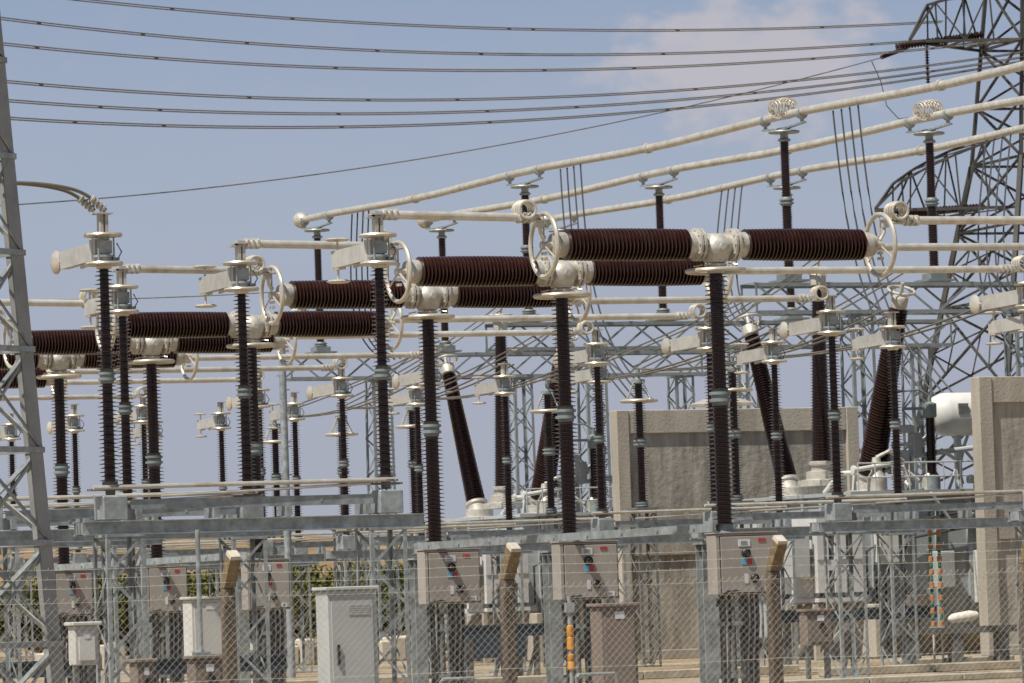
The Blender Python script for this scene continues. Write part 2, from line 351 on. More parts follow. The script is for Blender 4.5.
def make_breaker():
    t = thing('circuit_breaker', 'x', 'circuit breaker', (BX,PH['A'][0],0), 'double insulator circuit breakers in a receding row')
    for sx in (-.34,.34):
        b = MB(); b.box(sx-.10,sx+.10,-.11,-.096,0,2.42); b.box(sx-.10,sx+.10,.096,.11,0,2.42); b.box(sx-.006,sx+.006,-.096,.096,0,2.42)
        b.cbox(sx,0,.0,.34,.34,.03); b.build('leg', M['galv'], t)
    b = MB(); b.box(-.46,.46,-.16,.16,2.42,2.45); b.box(-.18,.18,-.15,.15,2.45,2.54); 
    b.build('support_frame', M['galv'], t)
    for zz in (.45,1.22):
        b = MB(); b.box(-.333,.333,-.05,.05,zz,zz+.06); b.build('cross_tie', M['galv'], t)
    for x, r in ((-.08,.045),(.07,.06)):
        b = MB(); b.cyl((x,.02,.3),(x,.02,2.418),r,12); b.box(x-r-.03,x+r+.03,-.06,.10,1.5,1.62); b.build('drive_tube', M['galvd'], t)
    b = MB()
    for x in (-.26,-.17,.10,.19,.28): b.path([(x,-.4,1.72),(x+.01,-.4,1.3),(x-.02,-.36,.7),(x,-.3,0)], .022 if x < 0 else .03)
    b.build('control_cable', M['wired'], t)
    control_box(t)
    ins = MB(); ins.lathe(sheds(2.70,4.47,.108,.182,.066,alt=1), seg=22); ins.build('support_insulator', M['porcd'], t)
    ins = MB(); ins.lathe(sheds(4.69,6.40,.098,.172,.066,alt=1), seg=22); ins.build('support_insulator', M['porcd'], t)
    b = MB(); flange(b, 4.58, .165, .26); b.build('flange_joint', M['joint'], t)
    b = MB(); b.lathe([(.19,2.54),(.19,2.58),(.13,2.60),(.13,2.71)]); b.build('base_flange', M['joint'], t)
    b = MB(); flange(b, 6.49, .17, .18); b.lathe([(.16,6.56),(.20,6.62),(.25,6.74),(.255,6.82),(.2,6.92),(.12,6.98),(.02,7.0)], seg=24)
    for sx in (-1,1):
        b.lathe([(.15,0),(.17,.12),(.16,.22),(.245,.24),(.245,.275),(.20,.28),(.20,.30),(.245,.305),(.245,.34),(.19,.36),(.19,.50),(.12,.50)], (0,0,6.826), (sx,0,0), 24)
        for k in range(10):
            a = 2*PI*k/10; b.cyl((sx*.215,.222*math.cos(a),6.82+.222*math.sin(a)),(sx*.365,.222*math.cos(a),6.82+.222*math.sin(a)),.014,6)
    b.cyl((0,-.24,6.78),(0,-.275,6.78),.05,12)
    b.build('centre_housing', M['cast'], t)
    b = MB(); b.torus((0,0,6.44), .42, .035, seg=48)
    for a in (0,1,2,3):
        th = PI/4+a*PI/2; b.bar((.13*math.cos(th),.13*math.sin(th),6.46),(.42*math.cos(th),.42*math.sin(th),6.44),.03,.012)
        b.path([(.3*math.cos(th),.3*math.sin(th),6.46),(.34*math.cos(th),.34*math.sin(th),6.52),(.2*math.cos(th),.2*math.sin(th),6.54)],.012)
    b.build('grading_ring', M['disc'], t)
    for sx in (-1,1):
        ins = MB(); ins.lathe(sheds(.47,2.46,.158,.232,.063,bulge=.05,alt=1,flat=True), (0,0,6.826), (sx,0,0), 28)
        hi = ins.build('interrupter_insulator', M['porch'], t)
        b = MB(); b.lathe([(.12,2.44),(.175,2.45),(.185,2.47),(.185,2.60),(.16,2.62),(.16,2.66),(.1,2.67)], (0,0,6.826), (sx,0,0), 22)
        b.build('end_cap', M['cast'], t)
        b = MB(); X = sx*2.78; b.torus((X,0,6.82), .46, .036, (1,0,0), 56)
        for k in range(3):
            th = PI/2+2*PI*k/3; b.path([(X,0,6.82),(X,.22*math.cos(th),6.82+.22*math.sin(th)),(X,.46*math.cos(th),6.82+.46*math.sin(th))],.016)
        b.cyl((sx*2.66,0,6.82),(X+sx*.05,0,6.82),.06,10)
        for k in range(5): b.box(X-.03,X+.03,-.05+.01*k,.05,6.60+.08*k,6.64+.08*k)
        b.build('end_ring', M['disc'], t)
        # rising terminal with looped straps
        b = MB(); b.path([(X,0,6.9),(X+sx*.06,-.02,7.0),(X+sx*.08,-.02,7.12),(X+sx*.20,-.02,7.22),(X+sx*.28,-.02,7.28)],.028)
        b.box(min(X+sx*.03,X+sx*.13),max(X+sx*.03,X+sx*.13),-.06,.04,7.08,7.2)
        for k in range(5): b.torus((X+sx*.30,-.12+.06*k,7.33), .135-.006*abs(k-2), .021, (0.15,1,0), 24, 6)
        b.build('looped_terminal', M['disc'], t)
    return t
nm = {'A':['nearest circuit breaker, taupe control box beside the rightmost bent fence post',
           'second nearest circuit breaker, its taupe control box above the brown kiosk',
           'circuit breaker third from the front, its taupe control box left of the centre fence post'],
      'B':['first breaker of the farther row, its taupe control box partly behind the left fence post',
           'middle breaker of the farther row, its control box above the white relay cabinet at left',
           'last breaker of the farther row, its control box directly beside the big leaning gantry leg']}
brk = make_breaker(); brk['label'] = nm['A'][0]
for bay in 'AB':
    for k in range(3):
        if (bay, k) == ('A',0): continue
        dup(brk, (BX,PH[bay][k],0), nm[bay][k])
dup(brk, (BX,PH['C'][0],0), 'farthest circuit breaker, only the end of its brown insulator seen behind the leaning gantry leg')
for o in list(C.objects):
    if o.name.startswith('control_box') and o.parent and 80 < o.parent.location.y < 100: o.scale.x = .82; o.location.x = -.07
# linkage channels between the poles
def chan(name, p0, p1, w, hh, m, label, cat, group=None):
    b = MB(); p0 = Vector(p0); p1 = Vector(p1)
    b.bar(p0, p1, .012, hh)
    for dz in (-hh/2+.006, hh/2-.006): b.bar(p0+Vector((w/2+.006,0,dz)), p1+Vector((w/2+.006,0,dz)), w, .012)
    n = int((p1-p0).length/1.2)
    for k in range(n):
        q = p0.lerp(p1,(k+.5)/n); b.cyl(q-Vector((.006,0,0)), q-Vector((.02,0,0)), .03, 8)
    return tag(b.build(name, m), label, cat, group)
for bay, lab in (('A','grey steel linkage channel running between the three near circuit breakers'),('B','grey steel linkage channel running between the three farther circuit breakers')):
    chan('linkage_channel', (BX-.25,PH[bay][0]-.1,2.66), (BX-.25,PH[bay][2]+.3,2.64), .08,.12, M['galv'], lab, 'steel channel', 'channels linking the breaker poles')

# ================================================================ DISCONNECTORS
GAP = 4.17
def head(t, x, jaw):
    b = MB(); z = 6.55
    b.lathe([(.10,z-.06),(.12,z-.02),(.26,z-.015),(.275,z+.01),(.26,z+.035),(.1,z+.04)], (x,0,0), seg=28)
    b.build('corona_plate', M['disc'], t)
    b = MB(); b.lathe([(.12,z+.04),(.12,z+.09),(.16,z+.10),(.16,z+.13),(.09,z+.14),(.09,z+.38),(.06,z+.38)], (x,0,0), seg=16)
    b.box(x-.09,x+.09,-.11,.09,z+.15,z+.33)
    for k in range(4):
        th = PI/4+k*PI/2; b.cyl((x+.16*math.cos(th),.16*math.sin(th),z+.04),(x+.16*math.cos(th),.16*math.sin(th),z+.37),.014,6)
    b.box(x+.14,x+.22,-.05,.05,z+.06,z+.10); b.path([(x+.2,0,z+.3),(x+.27,0,z+.18),(x+.2,0,z+.06)],.012)
    b.build('rotary_head', M['galv'], t)
    b = MB(); b.lathe([(.1,z+.38),(.26,z+.385),(.275,z+.41),(.26,z+.435),(.1,z+.44)], (x,0,0), seg=28); b.build('corona_plate', M['disc'], t)
    b = MB(); b.box(x-.06,x-.015,-.07,.07,z+.44,z+.70); b.box(x+.015,x+.06,-.07,.07,z+.44,z+.70); b.box(x-.12,x+.12,-.10,.10,z+.70,z+.72)
    b.build('terminal_stem', M['cast'], t)
    # opened arm pointing away along the yard
    b = MB(); L = 1.5
    b.bar((x-.04,.05,z+.20),(x-.04,L,z+.17),.13,.25); b.bar((x-.04,.05,z+.02+.05),(x-.04,.8,z+.02),.04,.04); b.box(x-.12,x+.04,.02,.25,z+.03,z+.36)
    ar = b.build('contact_arm', M['armg'], t)
    b = MB()
    if jaw:
        b.cyl((x-.04,L-.1,z-.12),(x-.04,L-.1,z+.46),.018,8)
        for dz in (-.15,.46): b.lathe([(.03,-.03),(.14,-.022),(.18,0),(.14,.022),(.03,.03)], (x-.04,L-.1,z+dz), seg=24)
        b.box(x-.10,x+.02,L-.25,L+.02,z+.02,z+.07)
    else:
        b.cyl((x-.04,L,z+.17),(x-.04,L+.32,z+.17),.02,8)
        b.lathe([(.03,-.06),(.12,-.05),(.17,-.015),(.17,.015),(.12,.05),(.03,.06)], (x-.04,L+.34,z+.17), (1,0,0), 24)
    b.build('contact_shield', M['disc'], ar)
def make_disc():
    t = thing('disconnector', 'x', 'disconnector', (24.13,PH['A'][0],0), 'opened disconnectors on lattice stands')
    for k, x in enumerate((0.1, GAP-.1)):
        b = MB(); lattice(b, (x,0,0), (x,0,2.78), .56,.56, 5, .058, .038); b.cbox(x,0,0,.75,.75,.04); b.build('lattice_leg', M['galv'], t)
    b = MB()
    for y in (-.2,.2): ibeam(b, -.48,GAP+.48,y,2.785,2.975,.10)
    for x in (-.45,GAP+.45): b.box(x-.02,x+.02,-.15,.15,2.80,2.96)
    b.build('base_beam', M['galv'], t)
    b = MB()
    b.box(.25,GAP-.25,-.12,-.105,3.13,3.27); b.box(.25,GAP-.25,-.105,-.03,3.255,3.27); b.box(.25,GAP-.25,-.105,-.03,3.13,3.145)
    for x in (.35,1.5,2.6,3.8):
        b.box(x-.04,x+.04,-.2,.2,2.99,3.13)
    for x in (.8,1.9,3.1): b.box(x,x+.04,-.126,-.12,3.18,3.22)
    b.build('cross_channel', M['galv'], t)
    for x in (0,GAP):
        b = MB(); b.bev(x-.18,x+.18,-.20,.20,2.99,3.32,.012); b.build('pedestal', M['galv'], t)
        b = MB(); b.cyl((x,0,3.34),(x,0,3.45),.07,12); b.box(x-.32,x+.22,-.10,.06,3.40,3.43); b.lathe([(.18,3.45),(.18,3.475),(.11,3.48),(.11,3.53)],(x,0,0)); 
        b.build('bearing', M['galvd'], t)
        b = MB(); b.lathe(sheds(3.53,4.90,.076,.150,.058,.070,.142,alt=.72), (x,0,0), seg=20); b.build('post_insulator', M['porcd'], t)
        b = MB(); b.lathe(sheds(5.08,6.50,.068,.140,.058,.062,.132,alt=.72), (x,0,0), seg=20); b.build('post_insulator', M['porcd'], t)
        b = MB(); flange(b, 4.99, .125, .20, (x,0,0)); b.build('flange_joint', M['joint'], t)
    b = MB(); b.cyl((-.3,-.14,3.44),(GAP+.1,-.14,3.47),.032,8); b.cyl((.7,-.14,3.31),(GAP-.3,-.14,3.42),.02,8); b.build('drive_rod', M['alu'], t)
    head(t, 0, False); head(t, GAP, True)
    return t
RX = 45.2
disc = make_disc(); disc['label'] = 'nearest left disconnector, cables arching off its left post and broad beam on two lattice legs'
dn = {('A',1):'left disconnector behind the nearest one, its right post in front of the first farther breaker',
      ('A',2):'third left disconnector back, its right post tight beside the tallest left post',
      'B':['left disconnector of the farther row nearest the gantry leg, mostly outside the picture']}
for k in (1,2): dup(disc, (24.13,PH['A'][k],0), dn['A',k])
dup(disc, (24.13,PH['B'][0],0), dn['B'][0])
rl = {('A',2):'disconnector at the right edge, just its open arm and shield disc in view',
 ('B',0):'right disconnector whose left post stands before the tall upright transformer bushing',
 ('B',1):'right disconnector whose right post overlaps the thick bushing leaning right',
 ('B',2):'right disconnector whose right post overlaps the bushing leaning left before the long firewall',
 ('C',0):'disconnector whose right post stands just left of the long concrete firewall',
 ('C',1):'disconnector whose right post stands in front of the upright bushing near the picture centre',
 ('C',2):'disconnector whose right post shows just left of the third near breaker column',
 ('D',0):'far disconnector whose right post rises just right of the slim lamp mast',
 ('D',1):'far disconnector whose right post stands alone against the sky left of the first farther breaker',
 ('D',2):'farthest disconnector, its left post seen between gantry leg bracing at the left edge'}
RY = {'A':PH['A'], 'B':(83.4,88.5,93.65), 'C':(101.75,106.85,112.0), 'D':PH['D']}
for (bay,k), lab in rl.items():
    q = dup(disc, (45.4 if bay == 'B' else 45.3 if bay == 'A' else 45.2,RY[bay][k],0), lab)
    if (bay,k) == ('B',0): q.scale.x = 1.06

# ---- rigid tubes between disconnectors and breakers
def bus(name, x0, x1, y, z, label, r=.063, z1=None, clamp0=True, clamp1=False):
    t = thing(name, label, 'busbar tube', (x0,y,z), 'aluminium tubes between breakers and disconnectors')
    L = x1-x0; z1 = 0 if z1 is None else z1-z
    b = MB(); b.cyl((0,0,0),(L,0,z1),r,18)
    b.build('tube', M['alu'], t)
    for on, x, zz, s in ((clamp0,0,0,-1),(clamp1,L,z1,1)):
        if on:
            b = MB()
            for k in range(3): b.lathe([(r*1.02,0),(r*1.32,.004),(r*1.32,.05),(r*1.02,.054)], (x-s*(.06+.085*k),0,zz), (-s,0,0), 16)
            b.bar((x-s*.04,0,zz),(x+s*.08,0,zz),.12,.09); b.box(x+s*.10-.1,x+s*.10+.1,-.09,.09,zz-.05,zz-.035)
            for k in range(3): b.cbox(x-s*(.085+.085*k),-r*1.25,zz-.05,.03,.04,.1)
            b.build('clamp', M['cast'], t)
    return t
for bay, k, lab in (('A',0,'upper left aluminium tube from the nearest disconnector to the nearest breaker'),
                    ('A',1,'aluminium tube passing behind the nearest disconnector head to the second breaker'),
                    ('A',2,'short left tube level with a shield disc, ending behind the second left disconnector head'),
                    ('B',0,'lowest tube at the left edge, passing behind the gantry leg')):
    bus('busbar_tube', 28.32, 30.78 if bay=='A' else 30.78, PH[bay][k], 7.26, lab, z1=7.22, clamp1=True)
rt = {('A',0):'topmost of the three tubes leaving the nearest breaker end ring to the right edge',
      ('A',1):'middle tube running out of the nearest breaker end ring to the right edge',
      ('A',2):'long tube crossing just below the nearest breaker housing to the right edge',
      ('B',0):'tube ending in a looped terminal just right of the nearest breaker column',
      ('B',1):'tube ending in a looped terminal just left of the nearest breaker column',
      ('B',2):'tube ending behind the second breaker column below the crossing insulators',
      ('C',0):'tube ending above an open arm just left of the third near breaker column',
      ('C',1):'tube ending near the slim lamp mast, lower than its neighbour',
      ('C',2):'low left tube crossing behind the middle farther breaker column',
      ('D',0):'lowest short tube seen left between gantry leg and nearest disconnector post'}
for (bay,k), lab in rt.items():
    y = PH[bay][k]
    t = bus('busbar_tube', 36.85, 45.0, y, 7.19, lab, z1=7.22, clamp0=True, clamp1=True)
    t.rotation_euler.z = math.atan2(RY[bay][k]-y, 8.1)
    b = MB()
    for j in range(5): b.torus((8.32,-.12+.06*j,.12), .135-.006*abs(j-2), .021, (.15,1,0), 24, 6)
    b.build('looped_strap', M['disc'], t)

# ---- arching cable pair at far left
t = thing('jumper_cable', 'pair of dark cables arching left from the head of the nearest disconnector', 'cable', (24.13,PH['A'][0],7.28))
for k, (dx, dy) in enumerate(((-.12,.0),(.03,-.05))):
    b = MB(); kp = [(dx,dy,.02),(dx-.10,dy,.10),(dx-.2,dy,.19),(dx-.45,dy-.05,.30),(dx-.85,dy-.15,.36),(dx-1.35,dy-.3,.375),(dx-2.2,dy-.6,.34),(dx-3.6,dy-1.2,.24)]
    kp = [Vector(p) for p in kp]; pts = []
    for q in range(len(kp)-1):
        a0, a1, a2, a3 = kp[max(q-1,0)], kp[q], kp[q+1], kp[min(q+2,len(kp)-1)]
        for u in range(6):
            f = u/6; pts.append(.5*((2*a1)+(a2-a0)*f+(2*a0-5*a1+4*a2-a3)*f*f+(3*a1-a0-3*a2+a3)*f**3))
    pts.append(kp[-1])
    b.path(pts, .026, 8); w = b.build('cable', M['wire'], t)
    b = MB(); a = Vector(pts[0]); c = Vector((dx-.22,dy,.205))
    b.cyl(a, c, .035, 10)
    for j in range(4):
        q = a.lerp(c,(j+.5)/4.4); b.lathe([(.035,0),(.06,.005),(.06,.035),(.035,.04)], q, c-a, 12)
    b.build('cable_clamp', M['cast'], t)

# ================================================================ SURGE ARRESTERS
def make_arr():
    t = thing('surge_arrester', 'x', 'surge arrester', (53,102.2,0), 'surge arresters with hanging grading rings')
    b = MB(); lattice(b, (0,0,0), (0,0,3.75), .5,.5, 7, .07, .045); b.cbox(0,0,3.75,.6,.6,.05); b.build('lattice_stand', M['galvd'], t)
    for z0, z1 in ((3.95,5.25),(5.45,6.75)):
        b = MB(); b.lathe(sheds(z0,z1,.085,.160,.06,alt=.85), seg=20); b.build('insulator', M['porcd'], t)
    b = MB(); flange(b,5.35,.17,.22); b.build('flange_joint', M['joint'], t)
    b = MB(); flange(b,3.88,.16,.16); b.build('base_flange', M['joint'], t)
    b = MB(); b.lathe([(.12,6.75),(.16,6.78),(.16,6.86),(.05,6.9),(.05,7.1),(.02,7.12)]); b.build('terminal', M['joint'], t)
    b = MB(); b.torus((0,0,6.35),.42,.04,seg=44)
    for k in range(4):
        th = k*PI/2+.3; b.cyl((.42*math.cos(th),.42*math.sin(th),6.35),(.12*math.cos(th),.12*math.sin(th),6.86),.014,6)
    b.build('grading_ring', M['disc'], t)
    return t
arr = make_arr()
AY = (102.2,107.1,112.2,120.6,125.4,130.2)
al = ['surge arrester hidden partly behind a disconnector post left of the nearest breaker column',
      'surge arrester standing clear in front of the long concrete firewall',
      'surge arrester left of the second breaker column, its ring before a lattice column',
      'surge arrester just left of the third near breaker column, ring half hidden',
      'surge arrester right of the lamp mast beside the nearest left disconnector post',
      'surge arrester immediately left of the slim lamp mast']
arr['label'] = al[0]
for k in range(1,6): dup(arr, (53,AY[k],0), al[k])

# ================================================================ TRANSFORMERS
def make_trafo():
    t = thing('power_transformer', 'x', 'transformer', (60,111,0), 'power transformers behind the switchgear')
    b = MB(); b.bev(-1.1,6.2,-3.6,3.8,.5,4.05,.05)
    for x in [-.6+.9*k for k in range(8)]: b.box(x-.06,x+.06,-3.70,-3.6,.55,4.0)
    for y in [-3+.95*k for k in range(8)]: b.box(-1.2,-1.1,y-.06,y+.06,.55,4.0)
    b.box(-1.25,6.35,-3.75,3.95,3.98,4.07)
    b.build('tank', M['trans'], t)
    for y in (-3.2,2.6):
        b = MB(); b.box(-1.4,6.4,y,y+.6,0,.5); b.build('plinth', M['kerb'], t)
    # conservator
    b = MB(); b.lathe([(.02,0),(.28,.06),(.46,.2),(.54,.42),(.54,4.6),(.4,4.9),(.02,5)], (1.6,-2.7,5.95), (1,0,0), 32); 
    co = b.build('conservator', M['white'], t)
    b = MB(); b.box(2.15,2.42,-3.27,-3.22,5.95,6.2); b.build('gauge_plate', M['galvd'], co)
    b = MB()
    for x in (2.4,5.7): b.bar((x,-2.7,4.07),(x,-2.7,5.45),.14); b.bar((x-.3,-2.7,4.07),(x+.3,-2.7,5.42),.06)
    b.path([(2.9,-3.0,5.5),(2.7,-3.1,5.1),(1.6,-3.1,5.0),(.9,-3,4.9),(.9,-3,4.1)],.07,10)
    b.path([(2.2,-3.5,4.3),(5.8,-3.5,4.3)],.10,10); b.cyl((2.6,-3.5,4.3),(3.0,-3.5,4.3),.15,14); b.cyl((3.5,-3.5,4.3),(4.2,-3.5,4.3),.17,14)
    for x in (1.9,3.2,4.6): b.path([(x,-3.5,4.3),(x+.3,-3.72,3.4),(x+1.0,-3.75,2.6)],.05,8)
    b.build('pipework', M['greyp'], t)
    b = MB()
    for k in range(16):
        x = -1+.48*k; b.cyl((x,-3.7,4.07),(x,-3.7,4.75),.018,6)
    for z in (4.4,4.75): b.cyl((-1,-3.7,z),(6.2,-3.7,z),.02,6)
    b.build('railing', M['greyp'], t)
    # HV bushings fanning out
    for y0, y1, z0, L, fat in ((-2.35,-4.5,4.15,5.2,1.22),(0,-.15,4.5,5.3,1),(1.7,3.9,4.15,5.0,1)):
        b0 = Vector((0,y0,z0-.1)); d = Vector((0,y1-y0,5.1)).normalized()
        q = MB(); q.lathe([(.62,-.15),(.62,.0),(.40,.03),(.40,.22),(.30,.24)], (0,y0,z0-.05), (0,0,1), 24)
        q.lathe([(.28,0),(.34,.06),(.34,.14),(.28,.16),(.28,.42),(.33,.45),(.33,.52),(.27,.54)], b0, d, 24); 
        tr = q.build('turret', M['cast'], t)
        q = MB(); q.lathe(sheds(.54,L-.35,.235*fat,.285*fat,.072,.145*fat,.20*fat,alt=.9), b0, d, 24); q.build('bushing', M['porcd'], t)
        q = MB(); q.lathe([(.15,L-.36),(.20,L-.33),(.21,L-.1),(.18,L-.05),(.06,L-.04),(.05,L+.3),(.02,L+.3)], b0, d, 20)
        q.torus(b0+d*(L+.1), .33,.035, d, 32)
        for k in range(4):
            th = k*PI/2; 
            a = d.cross(Vector((1,0,0))).normalized(); c = Vector((1,0,0))
            q.cyl(b0+d*(L-.15)+(a*math.cos(th)+c*math.sin(th))*.18, b0+d*(L+.1)+(a*math.cos(th)+c*math.sin(th))*.33, .018, 6)
        q.build('bushing_cap', M['cast'], t)
    q = MB(); q.lathe(sheds(4.45,5.85,.11,.155,.05,alt=.9), (1.3,-3.3,0), seg=18); q.build('small_bushing', M['porcd'], t)
    q = MB(); q.lathe([(.2,4.05),(.2,4.4),(.13,4.45)], (1.3,-3.3,0)); q.build('bushing_base', M['joint'], t)
    q = MB(); q.lathe([(.15,5.85),(.17,5.9),(.17,6.2),(.05,6.25),(.05,6.4),(.02,6.4)], (1.3,-3.3,0)); q.box(.6,1.2,-3.35,-3.25,6.05,6.12); q.path([(1.3,-3.3,6.4),(1.0,-3.3,6.55),(.3,-3.3,6.5)],.03)
    q.build('bushing_cap', M['joint'], t)
    b = MB(); b.cyl((3.4,-3.95,.3),(3.4,-3.95,4.0),.16,14); b.cyl((3.4,-3.95,2.2),(3.4,-3.95,2.35),.22,14); b.path([(3.4,-3.95,4.0),(3.4,-3.8,4.25),(3.9,-3.6,4.35)],.14,12)
    b.build('oil_pipe', M['galvd'], t)
    for (x0,z0,x1,z1) in ((2.2,4.0,3.0,2.9),(3.7,3.6,4.4,2.4),(.9,4.0,1.5,3.2),(4.5,4.0,5.3,2.6)):
        b = MB(); b.bar((x0,-3.9,z0),(x1,-3.9,z1),.09,.05); b.build('brace', M['greyp'], t)
    for (x,z,w,h,dd,mm) in ((1.2,2.1,.5,.9,.3,'greyp'),(2.35,1.9,.45,1.3,.25,'white'),(4.6,1.5,.7,1.0,.35,'greyp'),(-.3,2.7,.7,.8,.3,'white'),(.4,1.2,.5,.6,.25,'boxd')):
        b = MB(); b.bev(x-w/2,x+w/2,-3.72-dd,-3.72,z-h/2,z+h/2,.02); b.build('equipment_box', M[mm], t)
    b = MB()
    for k in range(3): b.path([(-.9+.25*k,-3.8,.3),(-.9+.25*k,-3.8,2.6-.3*k),(.4,-3.8,3.3-.2*k),(1.8,-3.8,3.5-.2*k),(3.1,-3.8,3.6-.2*k)],.035,6)
    b.build('cable_run', M['wired'], t)
    for k in range(3):
        x = -.2+1.5*k; b = MB(); b.cyl((x,-3.2,4.07),(x,-3.2,4.4),.25,16); b.lathe([(.25,4.4),(.15,4.55),(.1,4.9),(.02,4.92)],(x,-3.2,0)); b.path([(x,-3.2,4.9),(x+.3,-3.3,5.05),(x+.7,-3.3,4.8),(x+.8,-3.4,4.2)],.05,8); b.build('valve_dome', M['cast'], t)
    for pts in ([(-.9,-3.3,4.1),(-.9,-3.3,4.6),(.3,-3.3,4.75),(.9,-3.3,4.3)],[(.5,-2.9,4.1),(.5,-2.9,5.2),(1.2,-3.0,5.25),(1.6,-3.0,5.6)],[(-.8,-1.6,4.1),(-.7,-2.2,4.55),(.4,-2.8,4.6),(.6,-3.4,4.2)]):
        b = MB(); b.path(pts, .065, 10)
        for p_ in pts[1:3]: b.lathe([(.07,-.04),(.11,-.035),(.11,.035),(.07,.04)], p_, (1,0,0), 12)
        b.build('oil_pipe', M['white'], t)
    for (x,z,w_,h_) in ((.55,4.72,.5,.35),(1.05,4.9,.25,.6),(.8,5.5,.35,.2)):
        b = MB(); b.bev(x-w_/2,x+w_/2,-3.1,-2.8,z,z+h_,.02); b.build('cover_fitting', M['greyp'], t)
    # radiators on the side towards the switchgear
    for k in range(2):
        y = -5.0+1.9*k; b = MB()
        b.box(-2.9,-1.6,y,y+1.6,3.02,3.45); b.box(-2.85,-1.65,y+.05,y+1.55,3.45,3.50)
        for x0 in (-2.9,-2.42,-1.94):
            b.box(x0,x0+.30,y,y+.24,2.42,3.018); b.box(x0+.06,x0+.24,y+.4,y+1.5,1.5,3.018); b.box(x0+.0,x0+.30,y+.02,y+.24,1.62,2.15)
        b.box(-2.9,-1.6,y+.03,y+1.5,2.155,2.415); b.box(-2.9,-1.6,y+.03,y+1.5,1.40,1.50)
        for x0 in (-2.5,-2.02): b.box(x0-.02,x0+.06,y+.26,y+.34,1.5,3.0)
        b.cyl((-2.25,y+.75,3.5),(-1.1,y+.75,3.5),.09,10); b.cyl((-2.25,y+.75,1.45),(-1.1,y+.75,1.45),.09,10)
        b.build('radiator', M['radi'], t)
    for y in (-4.8,-3.4,-1.6):
        b = MB(); b.bar((-2.9,y,.0),(-1.6,y,1.36),.12); b.bar((-2.9,y,0),(-2.9,y,1.36),.12); b.build('radiator_support', M['conc'], t)
    b = MB(); b.bev(-1.62,-1.42,-5.4,-.8,.02,1.32,.02); b.build('plinth_wall', M['conc'], t)
    for k in range(2):
        y = -4.9+2.1*k; b = MB(); b.bev(-3.55,-3.05,y,y+1.0,2.0,3.1,.02); b.build('cooling_box', M['greyp'], t)
    return t
tr = make_trafo(); tr['label'] = 'power transformer with white conservator tank, between the two concrete firewalls'
t2 = dup(tr, (59.5,129.1,0), 'power transformer left of the long firewall, seen behind the second breaker column')
for o in t2.children:
    if o.name.startswith('conservator'): o.location.x = 1.3

# ================================================================ FIREWALLS
def firewall(x0, x1, y, hgt, label, mids):
    t = thing('firewall', label, 'concrete wall', ((x0+x1)/2,y,0), 'concrete firewalls beside the transformers')
    hw = (x1-x0)/2; b = MB(); b.box(-hw+.25,hw-.25,-.09,.09,0,hgt-.03); b.build('panel', M['concp'], t)
    for x in mids:
        b = MB(); xa = x-(x0+x1)/2; b.bev(xa-.18,xa+.18,-.20,.20,0,hgt,.015); b.build('pillar', M['conc'], t)
    xs = [x-(x0+x1)/2 for x in mids]
    for z0, z1 in ((hgt-.62,hgt-.003),(2.75,3.2),(0,.25)):
        for a, c in zip(xs[:-1], xs[1:]):
            b = MB(); b.bev(a+.182,c-.182,-.17,.17,z0,z1,.015); b.build('cross_beam', M['conc'], t)
    return t
firewall(57.9,65.2,118.6,6.6,'long concrete firewall with recessed grey panels right of centre, behind the disconnectors',(58.1,65.0))
firewall(59.9,69.0,103.0,6.62,'tall concrete firewall with framed dark panel at the right edge',(60.05,68.8))

t = thing('vent_cowl', 'pale conical vent cowl showing just above the long firewall', 'vent', gnd(722,405,143))
b = MB(); b.cyl((0,0,0),(0,0,7.25),.12,12); b.build('pole', M['greyp'], t)
b = MB(); b.lathe([(.92,7.05),(.95,7.10),(.5,7.26),(.12,7.42),(.02,7.44)], seg=28); b.build('cowl', M['disc'], t)
# ================================================================ HIGH BUS AND GANTRIES
HX = (69.2,74.1,78.9); HY = (129.6,147.7,165.4); HZt = 15.62
hl = ['highest inclined bus tube, ending in a ball cap at the upper left','middle inclined bus tube, ending in a ball cap above the third breaker','lowest inclined bus tube, its left end behind the nearest breaker end ring']
for k, X in enumerate(HX):
    t = thing('high_bus_tube', hl[k], 'busbar tube', (X,111,HZt), 'long high bus tubes on gantry posts')
    b = MB(); Ln = 166.6-96
    segs = 24
    pts = []
    for i in range(segs+1):
        y = -15+Ln*i/segs; pts.append((0,y,.06*math.cos(y/18.1*2*PI)))
    b.path(pts, .122, 18); b.build('tube', M['alu'], t)
    e = pts[-1]; b = MB(); b.lathe([(.132,-.1),(.17,-.05),(.24,.04),(.29,.2),(.29,.32),(.22,.47),(.1,.55),(.02,.56)], e, (0,1,0), 22); b.build('ball_cap', M['disc'], t)
    for y in (9.2,27.5,45.5): b = MB(); b.lathe([(.13,0),(.165,.01),(.165,.14),(.13,.15)], (0,y,.05*math.cos(y/18.1*2*PI)), (0,1,0), 18); b.build('collar', M['cast'], t)
